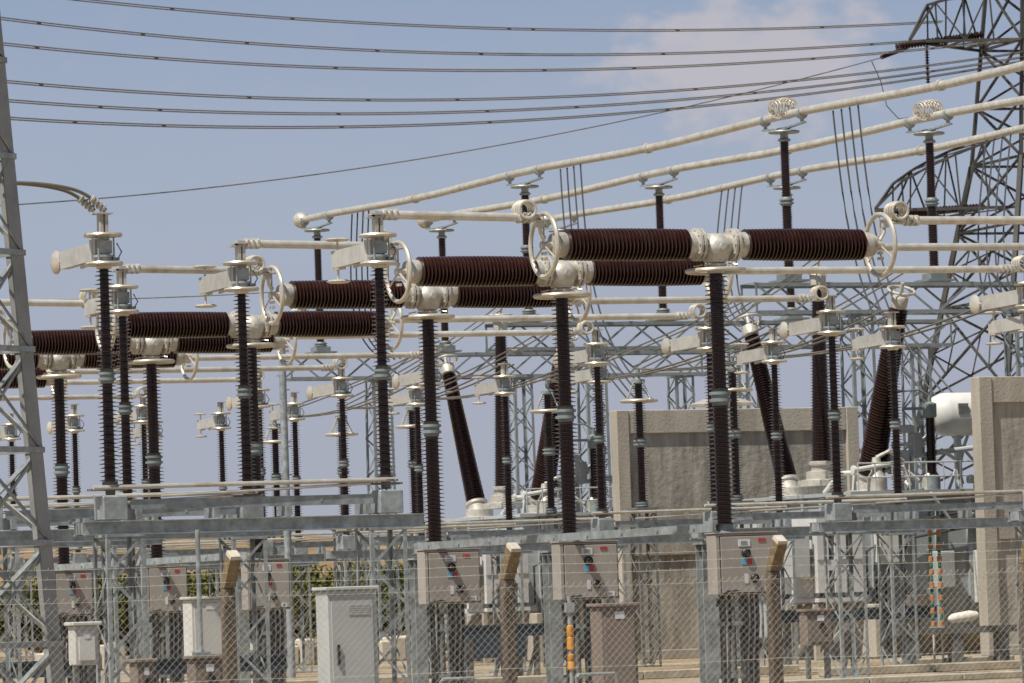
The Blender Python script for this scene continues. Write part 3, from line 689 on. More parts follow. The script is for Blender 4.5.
def make_hpost(basket):
    t = thing('bus_support_post', 'x', 'insulator post', (HX[0],HY[0],10.75), 'tall insulator posts under the high bus tubes')
    b = MB(); b.cbox(0,0,0,.9,.9,.06); b.cbox(0,0,.06,.55,.55,.18); flange(b,.32,.24,.18); b.build('base', M['green'], t)
    for z0, z1, r in ((.41,2.25,.125),(2.5,4.15,.115)):
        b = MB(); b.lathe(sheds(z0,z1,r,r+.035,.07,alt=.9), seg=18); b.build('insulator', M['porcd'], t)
    b = MB(); flange(b,2.38,.22,.26); b.build('flange_joint', M['joint'], t)
    b = MB(); b.lathe([(.16,4.15),(.2,4.2),(.12,4.26),(.12,4.4),(.45,4.2+.2),(.47,4.43),(.45,4.46),(.1,4.47)],seg=24)
    b.bar((0,-1.3,4.60),(0,-.2,4.54),.12,.05); b.bar((0,1.3,4.60),(0,.2,4.54),.12,.05); b.box(-.09,.09,-.25,.25,4.50,4.57)
    for y in (-1.15,1.15): b.bar((0,y,4.60),(0,y,4.76),.08,.08); b.lathe([(.135,0),(.17,.01),(.17,.13),(.135,.14)], (0,y-.07,4.87), (0,1,0), 16)
    b.bar((0,0,4.44),(0,0,4.54),.16)
    b.build('saddle', M['galv'], t)
    if basket:
        b = MB()
        for k in range(9):
            x = -.34+.085*k; b.torus((x,0,5.12), .30*math.sqrt(max(.2,1-(x/.5)**2)), .018, (1,.25,0), 26, 5)
            
        for k in range(9):
            y = -.48+.12*k; b.torus((0,y,5.16), .27*math.sqrt(max(.2,1-(y/.7)**2)), .02, (.3,1,0), 26, 5)
        b.build('expansion_loops', M['disc'], t)
    return t
pl = {(0,0):('upper support post with wire basket on top, above the right insulator of the nearest breaker',1),
      (0,1):('upper support post with wire basket on top, at right in front of the pylon',1),
      (1,0):('support post behind the looped terminal of the nearest breaker',0),
      (1,1):('support post rising above the left insulator of the nearest breaker',0),
      (1,2):('support post of the lowest inclined tube, right behind the basket topped post',0),
      (2,0):('farthest left support post under the ball end of the highest tube',0),
      (2,1):('support post under the ball end of the middle inclined tube',0),
      (2,2):('support post of the lowest inclined tube, hidden behind the nearest end ring',0)}
pb = make_hpost(True); pp = make_hpost(False); used = set()
for (gi,hi), (lab,bk) in pl.items():
    src = pb if bk else pp; loc = (HX[hi],HY[gi],10.75)
    if bk not in used: used.add(bk); src.location = loc; src['label'] = lab
    else: dup(src, loc, lab)
gl = ['near green grey lattice gantry beam on lattice columns, at right below the high tubes','middle lattice gantry beam crossing behind the breakers at centre','farthest lattice gantry beam left of centre behind the third near breaker']
gt = None
for k, y in enumerate(HY):
    if gt is None:
        gt = thing('lattice_gantry', gl[0], 'gantry', (75,y,0), 'green grey lattice gantries carrying the high bus')
        b = MB(); lattice(b, (-7.2,0,10.25), (9.8,0,10.25), .92,.92, 14, .11, .07); b.build('gantry_beam', M['green'], gt)
        for x in (-3.6,2.0,8.6):
            b = MB(); lattice(b, (x,0,0), (x,0,9.78), .85,.75, 14, .10, .06); b.build('lattice_column', M['green'], gt)
    else: dup(gt, (75,y,0), gl[k])

# droppers: bundles of four wires from the high tubes
dr = [(571,171,at(571,171,165).y,0,(640,400,152),'four thin droppers falling from the highest tube behind the second breaker'),
      (846,113,None,0,(940,395,140),'four dark droppers sweeping down from the highest tube behind the nearest end ring'),
      (732,196,None,2,(752,330,158),'four droppers falling from the lowest inclined tube above the nearest breaker housing'),
      (1000,147,None,2,(1018,330,140),'thin droppers hanging from the lowest inclined tube at the right edge'),
      (360,215,None,0,(392,360,178),'thin droppers hanging left beside the nearest disconnector head')]
for (px,py,_,hi,(ex,ey,eD),lab) in dr:
    # find the spot along the tube that falls on px
    best = min((abs(((CY*HX[hi]-SY*y)/(SY*HX[hi]+CY*y))*F+512-(px+(HZ-py)*TR)), y) for y in [96+.1*i for i in range(700)])[1]
    t = thing('dropper_cable', lab, 'cable', (HX[hi],best,HZt), 'wire droppers under the high bus tubes')
    e = at(ex,ey,eD)-Vector((HX[hi],best,HZt))
    for j in range(4):
        o = Vector((.0,-.75+.5*j,-.12)); d = e+Vector((.0,-.75+.5*j,0))
        b = MB(); b.path([o.lerp(d,i/14)+Vector((0,0,-1.0*math.sin(PI*i/14)))+(Vector((-.5*CY,.5*SY,0))*math.sin(PI*i/14)) for i in range(15)], .028, 5); b.build('wire', M['wired'], t)

# twin conductors disconnector -> arrester -> bushing
def twin(p0, p1, s, label, r=.022, m='wire'):
    t = thing('twin_conductor', label, 'cable', p0, 'sagging twin conductors between equipment heads')
    d = Vector(p1)-Vector(p0); sd = Vector((0,0,1)).cross(d).normalized()*.11 if abs(d.z) < d.length*.98 else Vector((.1,0,0))
    for k in (-1,1):
        b = MB(); b.path(sag(sd*k+Vector((0,0,.03*k)), d+sd*k+Vector((0,0,.03*k)), s*(1+.08*k)), r, 6); b.build('wire', M[m], t)
    for tt in (.33,.66):
        b = MB(); q = d*tt-Vector((0,0,4*s*tt*(1-tt))); b.bar(q-sd, q+sd, .03); b.build('spacer', M['cast'], t)
btop = [Vector((60,111-4.4,9.4)), Vector((60,110.9,10.0)), Vector((60,114.9,9.3))]
btop2 = [p+Vector((-.5,18.1,0)) for p in btop]
tl = ['nearest right disconnector','middle right disconnector','third right disconnector','disconnector beside the long firewall','centre disconnector','disconnector behind the third breaker']
ks = [('B',0),('B',1),('B',2),('C',0),('C',1),('C',2)]
for i, (bay,k) in enumerate(ks):
    y = RY[bay][k]; ay = AY[i]
    twin((49.5,y,7.27),(53,ay,7.1),.35,'twin conductor sagging from the %s to its arrester'%tl[i])
    bt = (btop+btop2)[i]
    twin((53,ay,7.15),tuple(bt),.15,'twin conductor to bushing, from arrester of the %s'%tl[i],.02)

# ================================================================ TRANSMISSION TOWER
TP = gnd(1062,400,300)
tw = thing('transmission_tower', 'tall dark lattice pylon at the right edge with crossarms reaching left', 'pylon', TP, rz=-YAW+R(18))
def hwz(z):
    K = [(0,9.0),(12.7,6.4),(27,3.7),(38,2.7),(50,1.0)]
    for (a,u),(c,v) in zip(K[:-1],K[1:]):
        if a <= z <= c: return u+(v-u)*(z-a)/(c-a)
    return K[-1][1]
def cor(z, i): hv = hwz(z); sx, sy = ((-1,-1),(1,-1),(1,1),(-1,1))[i]; return Vector((sx*hv,sy*hv,z))
b = MB(); lv = [0,7,13,18.5,23,27,30.5,34,38,42,46,50]
for a, c in zip(lv[:-1], lv[1:]):
    for i in range(4):
        j = (i+1)%4
        b.bar(cor(a,i), cor(c,i), .28 if a < 27 else .20)
        b.bar(cor(a,i), cor(c,j), .13); b.bar(cor(a,j), cor(c,i), .13)
        b.bar(cor(c,i), cor(c,j), .15)
        m_ = (cor(a,i)+cor(a,j)+cor(c,i)+cor(c,j))/4
        if a < 20:
            for q in (i,j):
                mid = (cor(a,q)+cor(c,q))/2; x1 = cor(a,q).lerp(m_, .5); x2 = cor(c,q).lerp(m_,.5)
                b.bar(mid, x1, .09); b.bar(mid, x2, .09); b.bar(x1, x2, .07)
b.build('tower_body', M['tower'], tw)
def arm(z, Lx, hgt, sgn, ex, n=5):
    b = MB(); hv = hwz(z); tip = Vector((sgn*Lx,0,z+.2))
    lo = [Vector((sgn*hv,s*hv,z)) for s in (-1,1)]
    prev = None
    for i in range(n+1):
        tt = i/n; L_ = [p.lerp(tip,tt) for p in lo]; hh = hgt*(1-tt)**ex if tt < 1 else .1
        U_ = [Vector((p.x,p.y*.8,p.z+hh)) for p in L_]
        if prev:
            pL, pU = prev
            for s in (0,1):
                b.bar(pL[s], L_[s], .17); b.bar(pU[s], U_[s], .14); b.bar(*((pL[s], U_[s]) if i % 2 else (pU[s], L_[s])), .09); b.bar(L_[s], U_[s], .08)
            b.bar(pL[0], L_[1], .08); b.bar(L_[0], L_[1], .08); b.bar(pU[0], U_[1], .07)
        prev = (L_, U_)
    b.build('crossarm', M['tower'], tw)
arm(34.0,9.0,3.3,-1,.25,4); arm(34.0,9.0,3.3,1,.25,4); arm(23.9,11.6,4.4,-1,.6); arm(23.9,11.6,4.4,1,.6); arm(42,8,2.5,-1,.5,4); arm(42,8,2.5,1,.5,4)
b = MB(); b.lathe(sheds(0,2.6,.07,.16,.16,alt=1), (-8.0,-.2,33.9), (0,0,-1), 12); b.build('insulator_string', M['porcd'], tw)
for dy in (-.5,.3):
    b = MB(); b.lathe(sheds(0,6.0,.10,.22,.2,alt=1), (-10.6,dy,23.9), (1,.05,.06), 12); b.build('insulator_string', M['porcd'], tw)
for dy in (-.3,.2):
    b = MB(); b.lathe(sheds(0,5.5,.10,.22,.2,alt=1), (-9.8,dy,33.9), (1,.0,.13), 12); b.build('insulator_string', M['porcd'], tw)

# overhead lines
def line(pts, Ds, twinned, label, r=.032):
    (x0,y0),(x1,y1),(x2,y2) = pts
    def q(x):
        return y0*(x-x1)*(x-x2)/((x0-x1)*(x0-x2))+y1*(x-x0)*(x-x2)/((x1-x0)*(x1-x2))+y2*(x-x0)*(x-x1)/((x2-x0)*(x2-x1))
    xa, xb = x0-(120 if x0 < 120 else 0), x2+(60 if x2 > 1000 else 0); n = 40; P = []
    for i in range(n+1):
        x = xa+(xb-xa)*i/n; tt = (x-xa)/(xb-xa); D = Ds[0]+(Ds[1]-Ds[0])*tt
        P.append(at(x, q(x), D))
    o = P[0].copy(); P = [p-o for p in P]
    if not twinned:
        b = MB(); b.path(P, r, 5); tag(b.build('power_line', M['wire'], loc=o), label, 'power line', 'overhead lines crossing the sky'); return
    t = thing('power_line', label, 'power line', o, 'overhead lines crossing the sky')
    dv = (P[-1]-P[0]).normalized(); sd = Vector((dv.y,-dv.x,0))*.05
    for k in ((-1,1) if twinned else (0,)):
        b = MB(); b.path([p+Vector((0,0,.042*k))+sd*k for p in P], r, 5); b.build('wire', M['wire'], t)
    if twinned:
        for i in [k_+random.randint(-2,2) for k_ in (5,10,15,20,25,30,36)]: b = MB(); b.bar(P[i]-(P[i+1]-P[i]).normalized()*.16, P[i]+(P[i+1]-P[i]).normalized()*.16, .06, .12); b.build('spacer', M['wire'], t)
line([(97,0),(500,27),(944,20)], (230,300), True, 'topmost overhead line, entering from the top edge')
line([(0,17),(420,51),(925,39)], (225,297), True, 'second overhead line from the top, ending at the upper pylon arm')
line([(5,43),(430,69),(1024,37)], (222,300), True, 'third overhead line from the top')
line([(10,81),(430,99),(1024,51)], (220,300), True, 'fourth overhead line, well below the third')
line([(10,100),(430,112),(1024,56)], (219,300), True, 'fifth overhead line, close above the lowest heavy line')
line([(15,118),(430,124),(1024,60)], (218,300), True, 'lowest of the heavy overhead lines')
line([(20,204),(480,148),(884,56)], (215,296), False, 'single thin line slanting up right beneath the heavy lines', .03)
line([(20,300),(180,297),(330,288)], (230,240), False, 'short thin line low at the left behind the disconnector heads', .025)
b = MB(); p0 = at(883,56,296); p1 = at(915,44,299); b.lathe(sheds(0,(p1-p0).length*.8,.06,.13,.14,alt=1), (0,0,0), p1-p0, 10); b.cyl((0,0,0),p1-p0,.04,6)
tag(b.build('insulator_string', M['porcd'], loc=p0), 'slanting insulator string where the single thin line meets the pylon arm', 'insulator')
b = MB(); q = [at(873,60,296),at(882,80,297),at(888,105,297),at(900,118,298),at(925,115,299),at(938,110,299)]; b.path([p-q[0] for p in q], .028, 5)
tag(b.build('jumper_wire', M['wired'], loc=q[0]), 'thin hanging loop of wire below the slanting insulator string', 'cable')

# lamp mast
p = gnd(284,420,120); t = thing('lamp_mast', 'slim pale blue grey tubular mast with climbing pegs left of centre', 'mast', p)
b = MB(); b.cyl((0,0,0),(0,0,8.5),.095,14,.085); b.build('pole', M['galv'], t)
b = MB()
for k in range(22): b.cyl((-.17 if k%2 else .08,0,.8+.34*k),(-.08 if k%2 else .17,0,.8+.34*k),.012,6)
b.build('climbing_pegs', M['galv'], t)

# ================================================================ LEANING GANTRY LEG (left)
p = gnd(70,640,62)
t = thing('gantry_leg', 'broad leaning steel gantry leg with cross bracing at the left edge', 'steel structure', (p[0],p[1],0), rz=-YAW-R(30))
def lc(z, sx, sy):  # rear right corner leg at the origin, the others to the left and in front
    k = .049*z; W = 1.75
    return Vector((-k if sx == 0 else -W+k*.6, -k if sy == 0 else -W+k*.6, z))
for sx, sy in ((0,0),(1,0),(0,1),(1,1)):
    b = MB(); b.ell(lc(0,sx,sy), lc(14,sx,sy), .26,.022, (-1 if sx == 0 else 1,0,0), (0,-1 if sy == 0 else 1,0))
    if (sx,sy) == (0,0):
        for z in (2.9,4.7,7.2):
            q = lc(z,0,0); b.box(q.x-.205,q.x-.03,q.y-.036,q.y-.023,z-.25,z+.0)
            for u in range(3): b.cyl((q.x-.06-.05*u,q.y-.036,z-.08),(q.x-.06-.05*u,q.y-.05,z-.08),.014,6)
    b.build('leg_angle', M['leg'], t)
zs = [0,1.35,2.6,3.75,5.0,6.2,7.4,8.6,9.8,11.0,12.3,13.6]
b = MB()
for a, c in zip(zs[:-1], zs[1:]):
    for (u,v) in (((0,0),(1,0)),((0,0),(0,1)),((0,1),(1,1)),((1,0),(1,1))):
        b.bar(lc(a,*u), lc(c,*v), .085,.02, up=(.5,.5,0)); 
        if u == (0,0): b.bar(lc(c,*u)+Vector((-.03,-.03,0)), lc(a,*v)+Vector((-.03,-.03,0)), .085,.02, up=(.5,.5,0))
    for (u,v) in (((0,0),(1,0)),((0,0),(0,1))): b.bar(lc(c,*u), lc(c,*v), .07,.07)
b.build('bracing', M['galv'], t)

# ================================================================ FENCE
FX0, FY = 23.05, 50.0
ft = thing('fence', 'chain link fence on bent concrete posts across the foreground', 'fence', (FX0,FY,0))
for k in range(-3,4):
    x = 3.3*k
    b = MB(); b.bev(x-.066,x+.066,-.066,.066,0,1.93,.014); po = b.build('concrete_post', M['post'], ft)
    b = MB(); v = []
    for (z,dy,w) in ((1.931,0,.065),(2.27,-.20,.062)):
        v += [(x-w,dy-w,z-(.05 if dy else 0)),(x+w,dy-w,z-(.05 if dy else 0)),(x+w,dy+w,z+(.02 if dy else 0)),(x-w,dy+w,z+(.02 if dy else 0))]
    b.add(v, [(0,3,2,1),(4,5,6,7),(0,1,5,4),(1,2,6,5),(2,3,7,6),(3,0,4,7)]); b.build('bent_head', M['postt'], po, smooth=False)
    b = MB(); v = []
    for (z,dy,w) in ((2.272,-.20,.063),(2.31,-.215,.058)):
        v += [(x-w,dy-w,z-.05),(x+w,dy-w,z-.05),(x+w,dy+w,z+.02),(x-w,dy+w,z+.02)]
    b.add(v, [(0,3,2,1),(4,5,6,7),(0,1,5,4),(1,2,6,5),(2,3,7,6),(3,0,4,7)]); b.build('post_cap', M['posth'], po, smooth=False)
b = MB(); X0, X1, ZT = -9.9, 9.9, 1.86; sp = .084
n = int((X1-X0+ZT)/sp)
def diag(x0, x1, z0, z1, y):
    w = .0028 if x1 > x0 else .0020
    b.bar((x0,y,z0),(x1,y+.004,z1),w,w)
for i in range(n+1):
    xs = X0-ZT+i*sp
    a, c, z0, z1 = xs, xs+ZT, 0., ZT
    if a < X0: z0 += X0-a; a = X0
    if c > X1: z1 -= c-X1; c = X1
    if z1 > z0: diag(a, c, z0, z1, -.085)
    a, c, z0, z1 = xs+ZT, xs, 0., ZT
    if c < X0: z1 -= X0-c; c = X0
    if a > X1: z0 += a-X1; a = X1
    if z1 > z0: diag(a, c, z0, z1, -.09)
i = X0
while i < X1:   # knuckled top edge
    b.bar((i,-.087,ZT-.002),(i+.015,-.087,ZT+.022),.0036,.0036); i += sp
b.build('chain_link_mesh', M['mesh'], ft, smooth=False)
for z, y in ((2.19,-.205),(2.09,-.17),(1.99,-.12),(1.84,-.092),(.95,-.092)):
    b = MB(); pts = []
    for k in range(-3,3):
        for j in range(12): pts.append((3.3*(k+j/12.),y,z-.02*math.sin(PI*j/12.)))
    pts.append((9.9,y,z)); b.path(pts, .0019, 4)
    if z > 1.9:
        x = -9.9
        while x < 9.9: b.bar((x,y,z-.022),(x+.008,y,z+.008),.003,.003); x += .15
    b.build('barbed_wire' if z > 1.9 else 'tension_wire', M['mesh'], ft)

# ================================================================ CABINETS AND SMALL STEEL
def kiosk(name, loc, w, d, h, z0, m, label, cat, panels=True, roof=True, rz=0, stand=True, dial=False, group=None):
    t = thing(name, label, cat, loc, group, rz)
    b = MB(); b.bev(-w/2,w/2,-d/2,d/2,z0,z0+h,.012); b.build('body', M[m], t)
    if roof:
        b = MB(); b.bev(-w/2-.04,w/2+.04,-d/2-.05,d/2+.04,z0+h+.002,z0+h+.05,.01); b.build('roof', M[m], t)
    b = MB(); b.bev(-w/2+.05,w/2-.05,-d/2-.018,-d/2-.002,z0+.06,z0+h-.06,.006); dr_ = b.build('door', M[m], t)
    if panels:
        b = MB()
        for k in range(5): b.box(-.05,w/2-.1,-d/2-.026,-d/2-.019,z0+h-.22-.03*k,z0+h-.20-.03*k)
        b.build('vent_slats', M[m], dr_)
        b = MB(); b.box(-w/2+.12,-w/2+.15,-d/2-.05,-d/2-.019,z0+h*.45,z0+h*.6); b.build('handle', M['black'], dr_)
    b = MB(); b.box(-w*.12,w*.14,-d/2-.024,-d/2-.019,z0+h-.17,z0+h-.07) if not panels else b.box(w*.02,w*.02+.01,-d/2-.024,-d/2-.019,z0+h-.1,z0+h-.09)
    b.build('nameplate', M['lab'], dr_)
    if dial:
        b = MB(); b.lathe([(.06,0),(.06,.03)], (w*.05,-d/2-.02,z0+h-.26),(0,-1,0),14); b.build('dial', M['black'], dr_)
    if stand and z0 > .12:
        for sx in (-1,1):
            b = MB(); b.box(sx*w*.35-.035,sx*w*.35+.035,-.04,.04,0,z0); b.build('leg', M['galvd'], t)
    return t
kiosk('marshalling_cabinet', gnd(347,640,69), .72,.42,1.86,.05, 'greyp', 'tall light grey cabinet with vent slats, left of the lattice leg under the wide beam', 'cabinet')
kiosk('relay_cabinet', gnd(207,625,84), .68,.4,.98,.9, 'white', 'white relay cabinet standing behind the left fence post', 'cabinet', panels=False)
kiosk('junction_box', gnd(84,632,66), .33,.26,.52,1.03, 'white', 'small cream junction box with sloping lid beside the gantry leg', 'junction box', panels=False)
kiosk('drive_cabinet', gnd(206,670,68), .42,.3,.62,.42, 'boxd', 'brown drive cabinet with dial, low in front of the white relay cabinet', 'cabinet', panels=False, dial=True, roof=True)
kiosk('drive_cabinet', gnd(143,668,68), .26,.3,.60,.42, 'boxd', 'narrow brown drive cabinet low beside the left lattice leg', 'cabinet', panels=False, dial=True)
kiosk('drive_cabinet', gnd(614,645,70), .56,.35,1.5,.06, 'boxd', 'tall brown kiosk below the second breaker control box', 'cabinet', panels=False)
kiosk('drive_cabinet', gnd(816,638,92), .55,.3,.62,.68, 'boxd', 'small brown drive cabinet left of the right lattice legs', 'cabinet', panels=False, dial=True)
# vertical shaft above the drive cabinet
p = gnd(200,600,68.3); b = MB(); b.cyl((0,0,1.10),(0,0,2.80),.035,10); b.cbox(0,0,1.09,.22,.12,.04); b.cyl((-.12,0,1.12),(.14,0,1.12),.03,8)
tag(b.build('drive_shaft', M['galv'], loc=p), 'vertical grey drive shaft rising from the brown cabinet to the wide beam', 'steel shaft')
# yellow marked conduit by the second breaker
p = gnd(570,630,69.8); t = thing('cable_conduit', 'conduit with orange yellow sleeves beside the brown kiosk', 'conduit', p)
b = MB(); b.cyl((0,0,0),(0,0,1.72),.03,10); b.cbox(0,0,1.5,.12,.08,.14); b.build('pipe', M['galv'], t)
for z0, z1 in ((.98,1.32),(.70,.92)):
    b = MB(); b.lathe([(.035,z0),(.055,z0+.01),(.05,(z0+z1)/2),(.042,(z0+z1)/2+.01),(.052,(z0+z1)/2+.03),(.05,z1-.01),(.035,z1)], seg=12); b.build('sleeve', M['yellow'], t)
# pipe guards
for px, w, lab in ((596,.60,'low pipe guard frame in front of the tall brown kiosk'),(458,.52,'low pipe guard frame left of the centre fence post')):
    p = gnd(px,672,68); b = MB(); b.path([(-w/2,0,0),(-w/2,0,.62),(-w/2+.03,0,.66),(w/2-.03,0,.66),(w/2,0,.62),(w/2,0,0)],.022,8)
    tag(b.build('pipe_guard', M['galv'], loc=p), lab, 'pipe guard', 'low pipe guards by the breakers')
# dark ducts
for (a, c, z, D0_, D1_, lab) in ((770,930,1.05,103,110,'dark blue duct on short legs before the right transformer'),
                          (452,548,.95,103,107,'dark blue duct with boxy section behind the centre fence post'),
                          (150,272,.72,78,82,'dark duct low behind the left fence post'),
                          (-60,60,.75,77,80,'dark duct low behind the leaning gantry leg')):
    p0 = Vector(gnd(a,630,D0_)); p1 = Vector((p0.x+(c-a)/F*D0_/CY*1.06, p0.y, 0))
    t = thing('cable_duct', lab, 'cable duct', p0, 'dark blue cable ducts on short legs')
    b = MB(); L = p1.x-p0.x; b.box(0,L,-.16,.16,z,z+.22); b.box(-.01,L+.01,-.19,.19,z+.222,z+.25); b.build('duct', M['blue'], t)
    for x in (.4,L/2,L-.4):
        b = MB(); b.bar((x,0,0),(x,0,z-.002),.10); b.bar((x-.25,0,0),(x,0,z*.8),.06); b.build('leg', M['galvd'], t)
p = gnd(508,650,108); 
t = thing('valve_box', 'dark blue painted steel box behind the centre fence post', 'steel box', gnd(500,640,110))
b = MB(); b.bev(-.9,.5,-.3,.3,.45,1.15,.02); b.build('body', M['blue'], t)
for x in (-.8,.4):
    b = MB(); b.box(x-.05,x+.05,-.2,.2,0,.45); b.build('leg', M['galvd'], t)
# banded poles (two)
for k, px in enumerate((931,939.5)):
    D = 104; p = gnd(px,580,D); t = thing('banded_pole', ('left' if k == 0 else 'right')+' one of the two slim poles banded orange and green by the right firewall', 'banded pole', p, 'orange and green banded poles')
    b = MB(); b.cyl((0,0,.0),(0,0,3.35),.025,8); b.build('rod', M['white'], t)
    for j in range(18):
        b = MB(); ro = .052 if j % 2 == 0 else .036
        b.lathe([(.03,0),(ro,.01),(ro,.11),(.03,.12)], (0,0,.85+.135*j), (0,0,1), 12); b.build('band', M['orange' if j % 2 == 0 else 'dgreen'], t)
    for j in (0,6,12,18):
        b = MB(); b.lathe([(.03,0),(.085,.005),(.085,.012),(.03,.014)], (0,0,.835+.135*j), (0,0,1), 12); b.build('white_ring', M['white'], t)
# lagged pipe bundle near the firewall
p = at(962,621,104); b = MB(); b.lathe([(.02,0),(.06,.03),(.10,.10),(.11,.2),(.12,.5),(.08,.66),(.02,.7)], (-.35,0,0), (1,-.1,.1), 14)
tag(b.build('lagged_pipe', M['rope'], loc=(p.x,p.y,1.0)), 'cream lagged pipe end lying on the dark trestle by the right firewall', 'pipe')
t = thing('trestle', 'dark weathered trestle holding the cream pipe by the right firewall', 'trestle', (p.x,p.y,0))
b = MB(); b.box(-1.6,1.2,-.15,.15,.70,.84); b.build('beam', M['galvd'], t)
for x in (-1.3,-.2,.9):
    b = MB(); b.box(x-.12,x+.12,-.12,.12,0,.70); b.build('leg', M['galvd'], t)

# kerbs, low walls, pads
kr = [(900,1010,0,655,104,.2,'low kerb wall in front of the right firewall'),
      (820,1040,0,662,98,.17,'middle low kerb wall at the right'),
      (770,1050,0,672,88,.13,'nearest low kerb at the bottom right'),
      (560,790,0,655,101,.18,'low kerb wall below the long firewall'),
      (430,560,0,655,99,.18,'low kerb wall either side of the centre fence post'),
      (250,400,0,650,104,.18,'low kerb wall seen behind the tall grey cabinet'),
      (20,230,0,652,108,.22,'low kerb wall at the left behind the lattice legs'),
      (-40,170,0,660,98,.28,'nearer low kerb at the far left')]
for a, c, _, y, D, hgt, lab in kr:
    p0 = Vector(gnd(a,y,D)); L = (c-a)/F*D/CY*1.05
    b = MB(); n = max(1, round(L/2.0))
    for k in range(n): b.bev(L*k/n+.006,L*(k+1)/n-.006,-.15,.15,0,hgt,.02)
    tag(b.build('kerb_wall', M['kerb'], loc=p0), lab, 'low wall', 'low concrete kerb walls')
# blocks and debris: pale stone blocks low at the back left
for (px, D, w, hh, lab) in ((82,150,2.6,.9,'pale stone block pile behind the small cream junction box'),(395,150,3.0,.8,'pale stone block pile behind the lattice leg under the beam end'),(272,146,3.4,.9,'pale stone block pile between left fence post and tall grey cabinet')):
    b = MB()
    for k in range(7):
        x = -w/2+w*k/7; hb = hh*(.6+.4*random.random()); b.bev(x,x+w/7*.93,-.5+.2*random.random(),.5,0,hb,.05)
    tag(b.build('stone_blocks', M['posth'], loc=gnd(px,650,D)), lab, 'stone blocks')

# ================================================================ SHRUBS
def shrub_mesh(seed, Rr, Hh):
    rnd = random.Random(seed); b = MB(); cl = []
    for k in range(26):
        a = rnd.random()*2*PI; q = rnd.random()**.6; cl.append((Rr*q*math.cos(a), Rr*q*math.sin(a), Hh*(.15+.8*rnd.random()*(1-.45*q)), .35+.5*rnd.random()))
    for (x,y,z,r) in cl:
        for j in range(150):
            v = Vector((rnd.gauss(0,1),rnd.gauss(0,1),rnd.gauss(0,.8))); v.normalize(); v *= r*(.55+.55*rnd.random())
            c = Vector((x,y,max(.05,z+v.z))) + Vector((v.x,v.y,0)); s_ = .07+.08*rnd.random()
            a = Vector((rnd.gauss(0,1),rnd.gauss(0,1),rnd.gauss(0,1))).normalized(); d = a.cross(Vector((rnd.random()-.5,rnd.random()-.5,1))).normalized()
            b.add([c-a*s_, c+d*s_*.5, c+a*s_, c-d*s_*.5], [(0,1,2,3)])
    return b
sh = []
for k, (rr, hh) in enumerate(((2.3,3.9),(2.9,4.4),(2.0,3.3))):
    t = thing('shrub', 'green shrub in the loose row behind the yard', 'shrub', (0,0,0), 'green shrubs at the foot of the slope')
    shrub_mesh(k, rr, hh).build('foliage', M['leaf'], t, smooth=False)
    b = MB()
    for j in range(6):
        a = j*1.05; b.path([(0,0,0),(.25*math.cos(a),.25*math.sin(a),.6),(.9*math.cos(a),.9*math.sin(a),hh*.6)],.05,5)
    b.build('stem', M['bark'], t); sh.append(t)
sp_ = [(15,196),(38,204),(62,198),(128,202),(150,207),(212,196),(232,199),(252,205),(322,200),(338,194),(356,206),(415,203),(432,198),(448,210),(102,212),(85,207),(180,201),(196,209),(272,203),(300,207),(376,199),(395,204),(222,214),(345,215),(10,209),(465,203)]
for k, (px, D) in enumerate(sp_):
    loc = gnd(px,590,D)
    if k < 3: sh[k].location = loc
    else: dup(sh[k%3], loc, rz=k*1.7)

# ================================================================ CAMERA
cd = bpy.data.cameras.new('camera'); cam = bpy.data.objects.new('camera', cd); C.objects.link(cam); SC.camera = cam
cd.sensor_width = 36; cd.lens = 36*F/1024; cd.clip_end = 3000; cd.clip_start = .5
off = HZ-341.5
dyaw = math.atan(off*math.sin(ROLL)/F); pit = math.atan(off*math.cos(ROLL)/F)
base = Matrix.Rotation(-YAW-dyaw, 4, 'Z') @ Matrix.Rotation(PI/2+pit, 4, 'X') @ Matrix.Rotation(-ROLL, 4, 'Z')
cam.matrix_world = Matrix.Translation((0,0,EYE)) @ base
cd.dof.use_dof = True; cd.dof.focus_distance = 76; cd.dof.aperture_fstop = 9
SC.render.resolution_x = 1024; SC.render.resolution_y = 683
import os
if os.environ.get('PROJ'):
    from bpy_extras.object_utils import world_to_camera_view as wc
    bpy.context.view_layer.update()
    for nme, p, e in (('A1 T',(BX,65.4,6.82),(715,245)),('B1 T',(BX,83.4,6.82),(252,325)),('fence',(FX0,50,2.3),(507,545)),('P1 base',(28.3,65.4,3.5),(383,478)),('at',at(900,100,120),(900,100))):
        v = wc(SC, cam, Vector(p)); print('PROJ', nme, round(v.x*1024,1), round((1-v.y)*683,1), 'want', e)

# ================================================================ LIGHT
sd = -Vector((SY,CY,0))*.72 - Vector((CY,-SY,0))*.70; sd.normalize(); el = R(60)
sunv = Vector((sd.x*math.cos(el), sd.y*math.cos(el), math.sin(el)))
sl = bpy.data.lights.new('sun', 'SUN'); sl.energy = 5.0; sl.angle = R(.53); sl.color = (1,.95,.86)
so = bpy.data.objects.new('sun', sl); C.objects.link(so); so.rotation_euler = sunv.to_track_quat('Z','Y').to_euler(); so.location = (0,0,60)
w = bpy.data.worlds.new('World'); SC.world = w; w.use_nodes = True; nt = w.node_tree; N = nt.nodes; L = nt.links; bg = N['Background']
sky = N.new('ShaderNodeTexSky'); sky.sky_type = 'NISHITA'; sky.sun_disc = False; sky.sun_elevation = el; sky.sun_rotation = math.atan2(sunv.x, sunv.y)
sky.dust_density = 2.0; sky.air_density = 1.0
tc = N.new('ShaderNodeTexCoord'); sx = N.new('ShaderNodeSeparateXYZ'); L.new(tc.outputs['Generated'], sx.inputs[0])
mr = N.new('ShaderNodeMapRange'); mr.inputs['From Min'].default_value = 0; mr.inputs['From Max'].default_value = .125; L.new(sx.outputs['Z'], mr.inputs['Value'])
